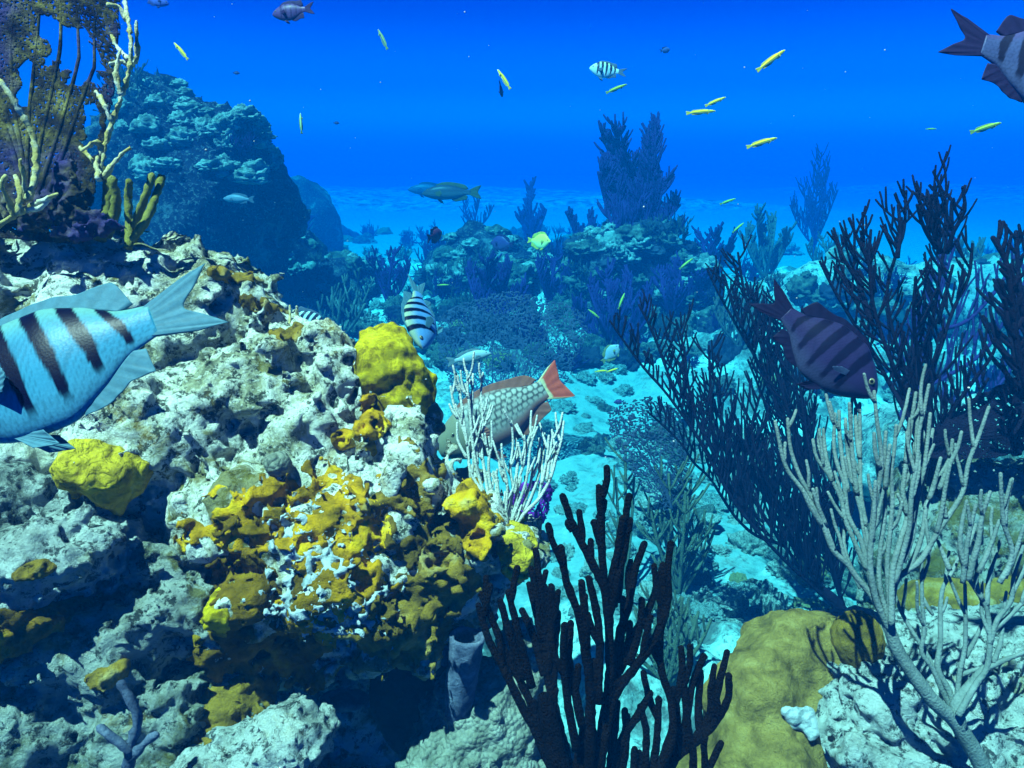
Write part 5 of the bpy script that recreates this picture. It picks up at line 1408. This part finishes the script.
BLUE = dict(belly=(.05, .22, .33), side=(.022, .16, .27), back=(.10, .24, .20), bar=(.001, .0015, .014), fin=(.09, .25, .34), bw=.036, slant=.035)
DARKS = dict(belly=(.035, .035, .075), side=(.020, .013, .05), back=(.02, .015, .05), bar=(.006, .004, .016), fin=(.015, .01, .04), pfin=(.10, .13, .24), bw=.040)
SERG = dict(belly=(.45, .58, .66), side=(.36, .52, .62), back=(.50, .50, .12), bar=(.012, .012, .03), fin=(.12, .18, .28), bw=.034)
fish('fish', 'big pale blue fish with dark bars half out of the picture at left', 'fish', None, 'sergeant', 'bars', BLUE, 40, 371, .45, (-.91, -.43, -.08), .146, (-.2, 1, .30), 2)
fish('fish', 'large barred fish leaving the picture at upper right', 'fish', None, 'sergeant', 'bars', dict(SERG, bw=.045, side=(.045, .06, .15), belly=(.07, .09, .19), back=(.05, .04, .13), fin=(.03, .025, .09)), 1050, 70, .75, (.95, -.30, .08), .150, (.2, 1, 0), 2)
fish('fish', 'dark violet barred fish in front of the right gorgonians', 'fish', None, 'sergeant', 'bars', DARKS, 830, 355, .98, (.70, -.70, -.12), .156, (.5, 1, -.05), 2)
fish('fish', 'barred fish diving head first beside the upright yellow coral head', 'fish', None, 'sergeant', 'bars', dict(BLUE, back=(.26, .30, .12), side=(.07, .20, .42), belly=(.12, .30, .5), bw=.036), 420, 320, 1.35, (.13, -.76, -.56), .135, (-.7, .35, -.55), 2)
fish('fish', 'small barred fish swimming high in the open water', 'fish', None, 'sergeant', 'bars', dict(SERG, bw=.045), 604, 70, 2.9, (-.97, .16, .1), .115, (0, 1, 0), 1)
fish('fish', 'barred fish half hidden behind the sunlit rock ridge', 'fish', None, 'sergeant', 'bars', dict(SERG, back=(.3, .4, .4), bw=.045), 310, 322, 1.9, (.86, -.45, .1), .100, (.2, 1, 0), 1)
def ptail(uv, cc):
    u, v = uv[:, 0], uv[:, 1]
    edge = np.maximum(smooth(.75, .92, np.abs(u - .5) * 2), smooth(.30, .22, v))
    red, yel = np.array([.75, .12, .07]), np.array([.80, .72, .42])
    cc = red[None] * (1 - edge[:, None]) + yel[None] * edge[:, None]
    band = smooth(.10, .04, v)[:, None]
    return cc * (1 - band) + np.array([.05, .04, .05])[None] * band
fish('parrotfish', 'parrotfish with dark edged pale scales and a red crescent tail', 'fish', None, 'parrot', 'scales',
     dict(belly=(.30, .12, .10), side=(.30, .28, .25), face=(.17, .15, .10), bar=(.035, .03, .03), back=(.15, .09, .08), fin=(.40, .15, .11), tailfn=ptail), 492, 420, 1.6, (-.87, -.50, -.06), .262, (-.3, 1, 0), 2)
WR = dict(belly=(.80, .78, .45), side=(.85, .66, .02), back=(.80, .62, .03), line=(.10, .08, .02), fin=(.70, .60, .10))
WG = dict(belly=(.30, .5, .25), side=(.38, .50, .05), back=(.32, .42, .05), line=(.06, .08, .03), fin=(.30, .40, .10))
YG = 'slender yellow wrasses in the open water'
def wrasse(label, px, py, d, ang, pxlen, c=WR, away=.1, grp=YG):
    a = math.radians(ang)
    fish('wrasse', label, 'fish', grp, 'wrasse', 'wrasse', c, px, py, d, (math.cos(a), math.sin(a), away), pxlen / F * d * .86, (-.2 * math.sin(a), 1, 0), 1 if pxlen > 18 else 0)
wrasse('yellow wrasse with a dark side stripe, longest and highest of the right group', 773, 59, 1.6, 37, 38)
wrasse('yellow wrasse touching the wrasse just below it', 717, 101, 2.0, 24, 24)
wrasse('yellow wrasse swimming level just under another wrasse', 703, 112, 1.9, 6, 31)
wrasse('bright yellow wrasse lowest of the open water group above the soft corals', 764, 142, 1.8, 18, 34)
wrasse('yellow wrasse diving down to the right above the great coral mound', 180, 50, 1.8, 130, 24)
wrasse('yellow wrasse nosing up above the small dark fish', 503, 78, 2.0, 122, 25)
wrasse('small olive wrasse under the barred fish in open water', 618, 88, 2.4, 24, 24, WG)
wrasse('olive wrasse under the big barred fish at upper right', 988, 127, 1.8, 18, 36, WG)
wrasse('tiny green wrasse in the open water at far right', 932, 129, 3.2, 2, 12, WG)
wrasse('dull grey wrasse standing steep in the water below the top edge', 382, 38, 2.4, 115, 24, dict(WG, side=(.20, .26, .22), belly=(.3, .35, .35)))
wrasse('pale thin wrasse hanging upright above the coral bank', 301, 122, 2.6, 95, 22, dict(WG, side=(.45, .48, .30), belly=(.6, .6, .5)))
wrasse('green wrasse on the skyline between two soft corals', 729, 201, 3.6, 20, 18, WG)
wrasse('green wrasse just above the upright dusky soft coral', 739, 227, 3.6, 40, 16, WG)
wrasse('yellow green wrasse over the right end of the violet mound', 687, 263, 3.4, 38, 18, WG)
wrasse('greenish wrasse steep against the violet mound', 622, 300, 3.2, 68, 18, WG)
wrasse('yellow speck of a wrasse left of the leaning gorgonian', 593, 313, 3.0, 142, 14, WG)
wrasse('left one of two yellow wrasses over the pale sand', 602, 371, 2.6, 5, 13, WR)
wrasse('right one of two yellow wrasses over the pale sand', 613, 370, 2.6, 18, 13, WR)
wrasse('yellow wrasse among the dark gorgonian twigs at right', 766, 377, 2.3, 125, 28, WR)
wrasse('green dash of a wrasse above the large faint sea fan', 444, 285, 3.6, 2, 12, WG)
DK = dict(belly=(.05, .04, .11), side=(.045, .03, .12), fin=(.035, .025, .09))
fish('damselfish', 'dark faintly barred damselfish at the top edge left of centre', 'fish', None, 'chromis', 'bars', dict(belly=(.07, .05, .14), side=(.06, .04, .14), bar=(.03, .02, .08), fin=(.05, .03, .12)), 289, 12, 1.5, (-.97, -.1, .12), .070, (0, 1, 0), 1)
fish('damselfish', 'blue damselfish cut by the top edge at left', 'fish', None, 'chromis', 'plain', dict(belly=(.05, .10, .40), side=(.03, .07, .36), fin=(.03, .06, .3)), 158, 1, 1.9, (.95, -.25, .1), .055, (0, 1, 0), 1)
fish('damselfish', 'small dark damselfish under the upright yellow wrasse', 'fish', None, 'chromis', 'plain', DK, 501, 90, 2.6, (.15, -.5, .85), .060, (0, 1, .3), 1)
fish('damselfish', 'faint damselfish right of the barred fish in open water', 'fish', None, 'chromis', 'plain', dict(DK, side=(.06, .08, .25), belly=(.06, .08, .25)), 666, 50, 4.2, (.8, .3, .4), .060, (0, 1, 0), 0)
fish('damselfish', 'reddish dark damselfish upright over the coral bank', 'fish', None, 'chromis', 'plain', dict(belly=(.14, .03, .06), side=(.12, .025, .06), fin=(.10, .02, .05)), 436, 235, 3.0, (.35, .35, .85), .105, (0, 1, -.1), 1)
fish('damselfish', 'tiny dark damselfish high above the great coral mound', 'fish', None, 'chromis', 'plain', DK, 337, 123, 4.5, (.9, .1, .3), .03, (0, 1, 0), 0)
fish('damselfish', 'tiny dark damselfish right of the coral mound crown', 'fish', None, 'chromis', 'plain', DK, 237, 73, 4.0, (.9, .1, .3), .03, (0, 1, 0), 0)
fish('damselfish', 'dark round damselfish left of the yellow fish', 'fish', None, 'disc', 'plain', DK, 500, 243, 4.6, (-.8, .2, .5), .14, (0, 1, 0), 1)
fish('damselfish', 'dark damselfish resting over the sand by the leaning gorgonian', 'fish', None, 'chromis', 'plain', DK, 618, 402, 3.0, (-.9, -.1, .3), .035, (0, 1, 0), 0)
fish('snapper', 'long grey snapper with yellowish tail on the skyline', 'fish', None, 'snapper', 'plain', dict(belly=(.10, .12, .13), side=(.025, .03, .05), fin=(.12, .12, .04)), 446, 193, 5.2, (-.99, .0, .1), .345, (0, 1, 0), 1)
fish('snapper', 'faint second snapper behind the skyline snapper', 'fish', None, 'snapper', 'plain', dict(belly=(.08, .10, .16), side=(.05, .06, .12), fin=(.05, .06, .12)), 426, 190, 9.0, (-.98, .05, .1), .45, (0, 1, 0), 0)
fish('angelfish', 'yellow green disc shaped fish above the coral bank', 'fish', None, 'disc', 'plain', dict(belly=(.40, .62, .30), side=(.62, .60, .10), fin=(.55, .60, .12)), 541, 241, 3.0, (.72, -.15, -.55), .095, (0, 1, 0), 1)
fish('chub', 'pale grey fish over the large faint sea fan', 'fish', None, 'snapper', 'plain', dict(belly=(.30, .36, .38), side=(.26, .32, .36), fin=(.2, .26, .3)), 473, 357, 2.3, (.97, .2, .0), .115, (0, 1, 0), 1)
fish('chub', 'bluish fish with a pale head left of the leaning gorgonian', 'fish', None, 'disc', 'plain', dict(belly=(.30, .40, .45), side=(.20, .32, .42), fin=(.30, .34, .15)), 612, 352, 2.8, (.6, .65, -.2), .075, (-.5, .6, 0), 1)
fish('chub', 'slim grey fish in the shade of the great coral mound', 'fish', None, 'snapper', 'plain', dict(belly=(.14, .2, .26), side=(.12, .16, .22), fin=(.1, .14, .2)), 236, 199, 3.6, (-.98, .05, .1), .13, (0, 1, 0), 1)

# ------------------------------------------------------------------ drifting particles in the water
def particles():
    rg = np.random.default_rng(77)
    bm = bmesh.new(); bmesh.ops.create_icosphere(bm, subdivisions=1, radius=1)
    b0 = np.array([x.co for x in bm.verts]); f0 = np.array([[q.index for q in x.verts] for x in bm.faces]); bm.free()
    V, Fc = [], []
    for i in range(170):
        d = rg.uniform(.6, 3.2)
        c = P(rg.uniform(-80, 1100), rg.uniform(-40, 560), d)
        if d > 1.0 and c[2] < .5: continue
        V.append(b0 * rg.uniform(.0005, .0011) * rg.uniform(.6, 1.4, 3) + c); Fc.append(f0 + 12 * (len(V) - 1))
    m, nt, b = new_mat('marine_snow'); setb(b, .9, .1)
    nt.links.new(ramp_of(nt, [(.3, (.25, .28, .28)), (.7, (.5, .52, .5))], noise(nt, coords(nt), 40, 2)), b.inputs['Base Color'])
    o = link_mesh('floating_particles', make_mesh('floating_particles', np.concatenate(V), np.concatenate(Fc), m))
    tag(o, 'fine pale specks drifting in the water', 'particles', None, 'stuff')
particles()
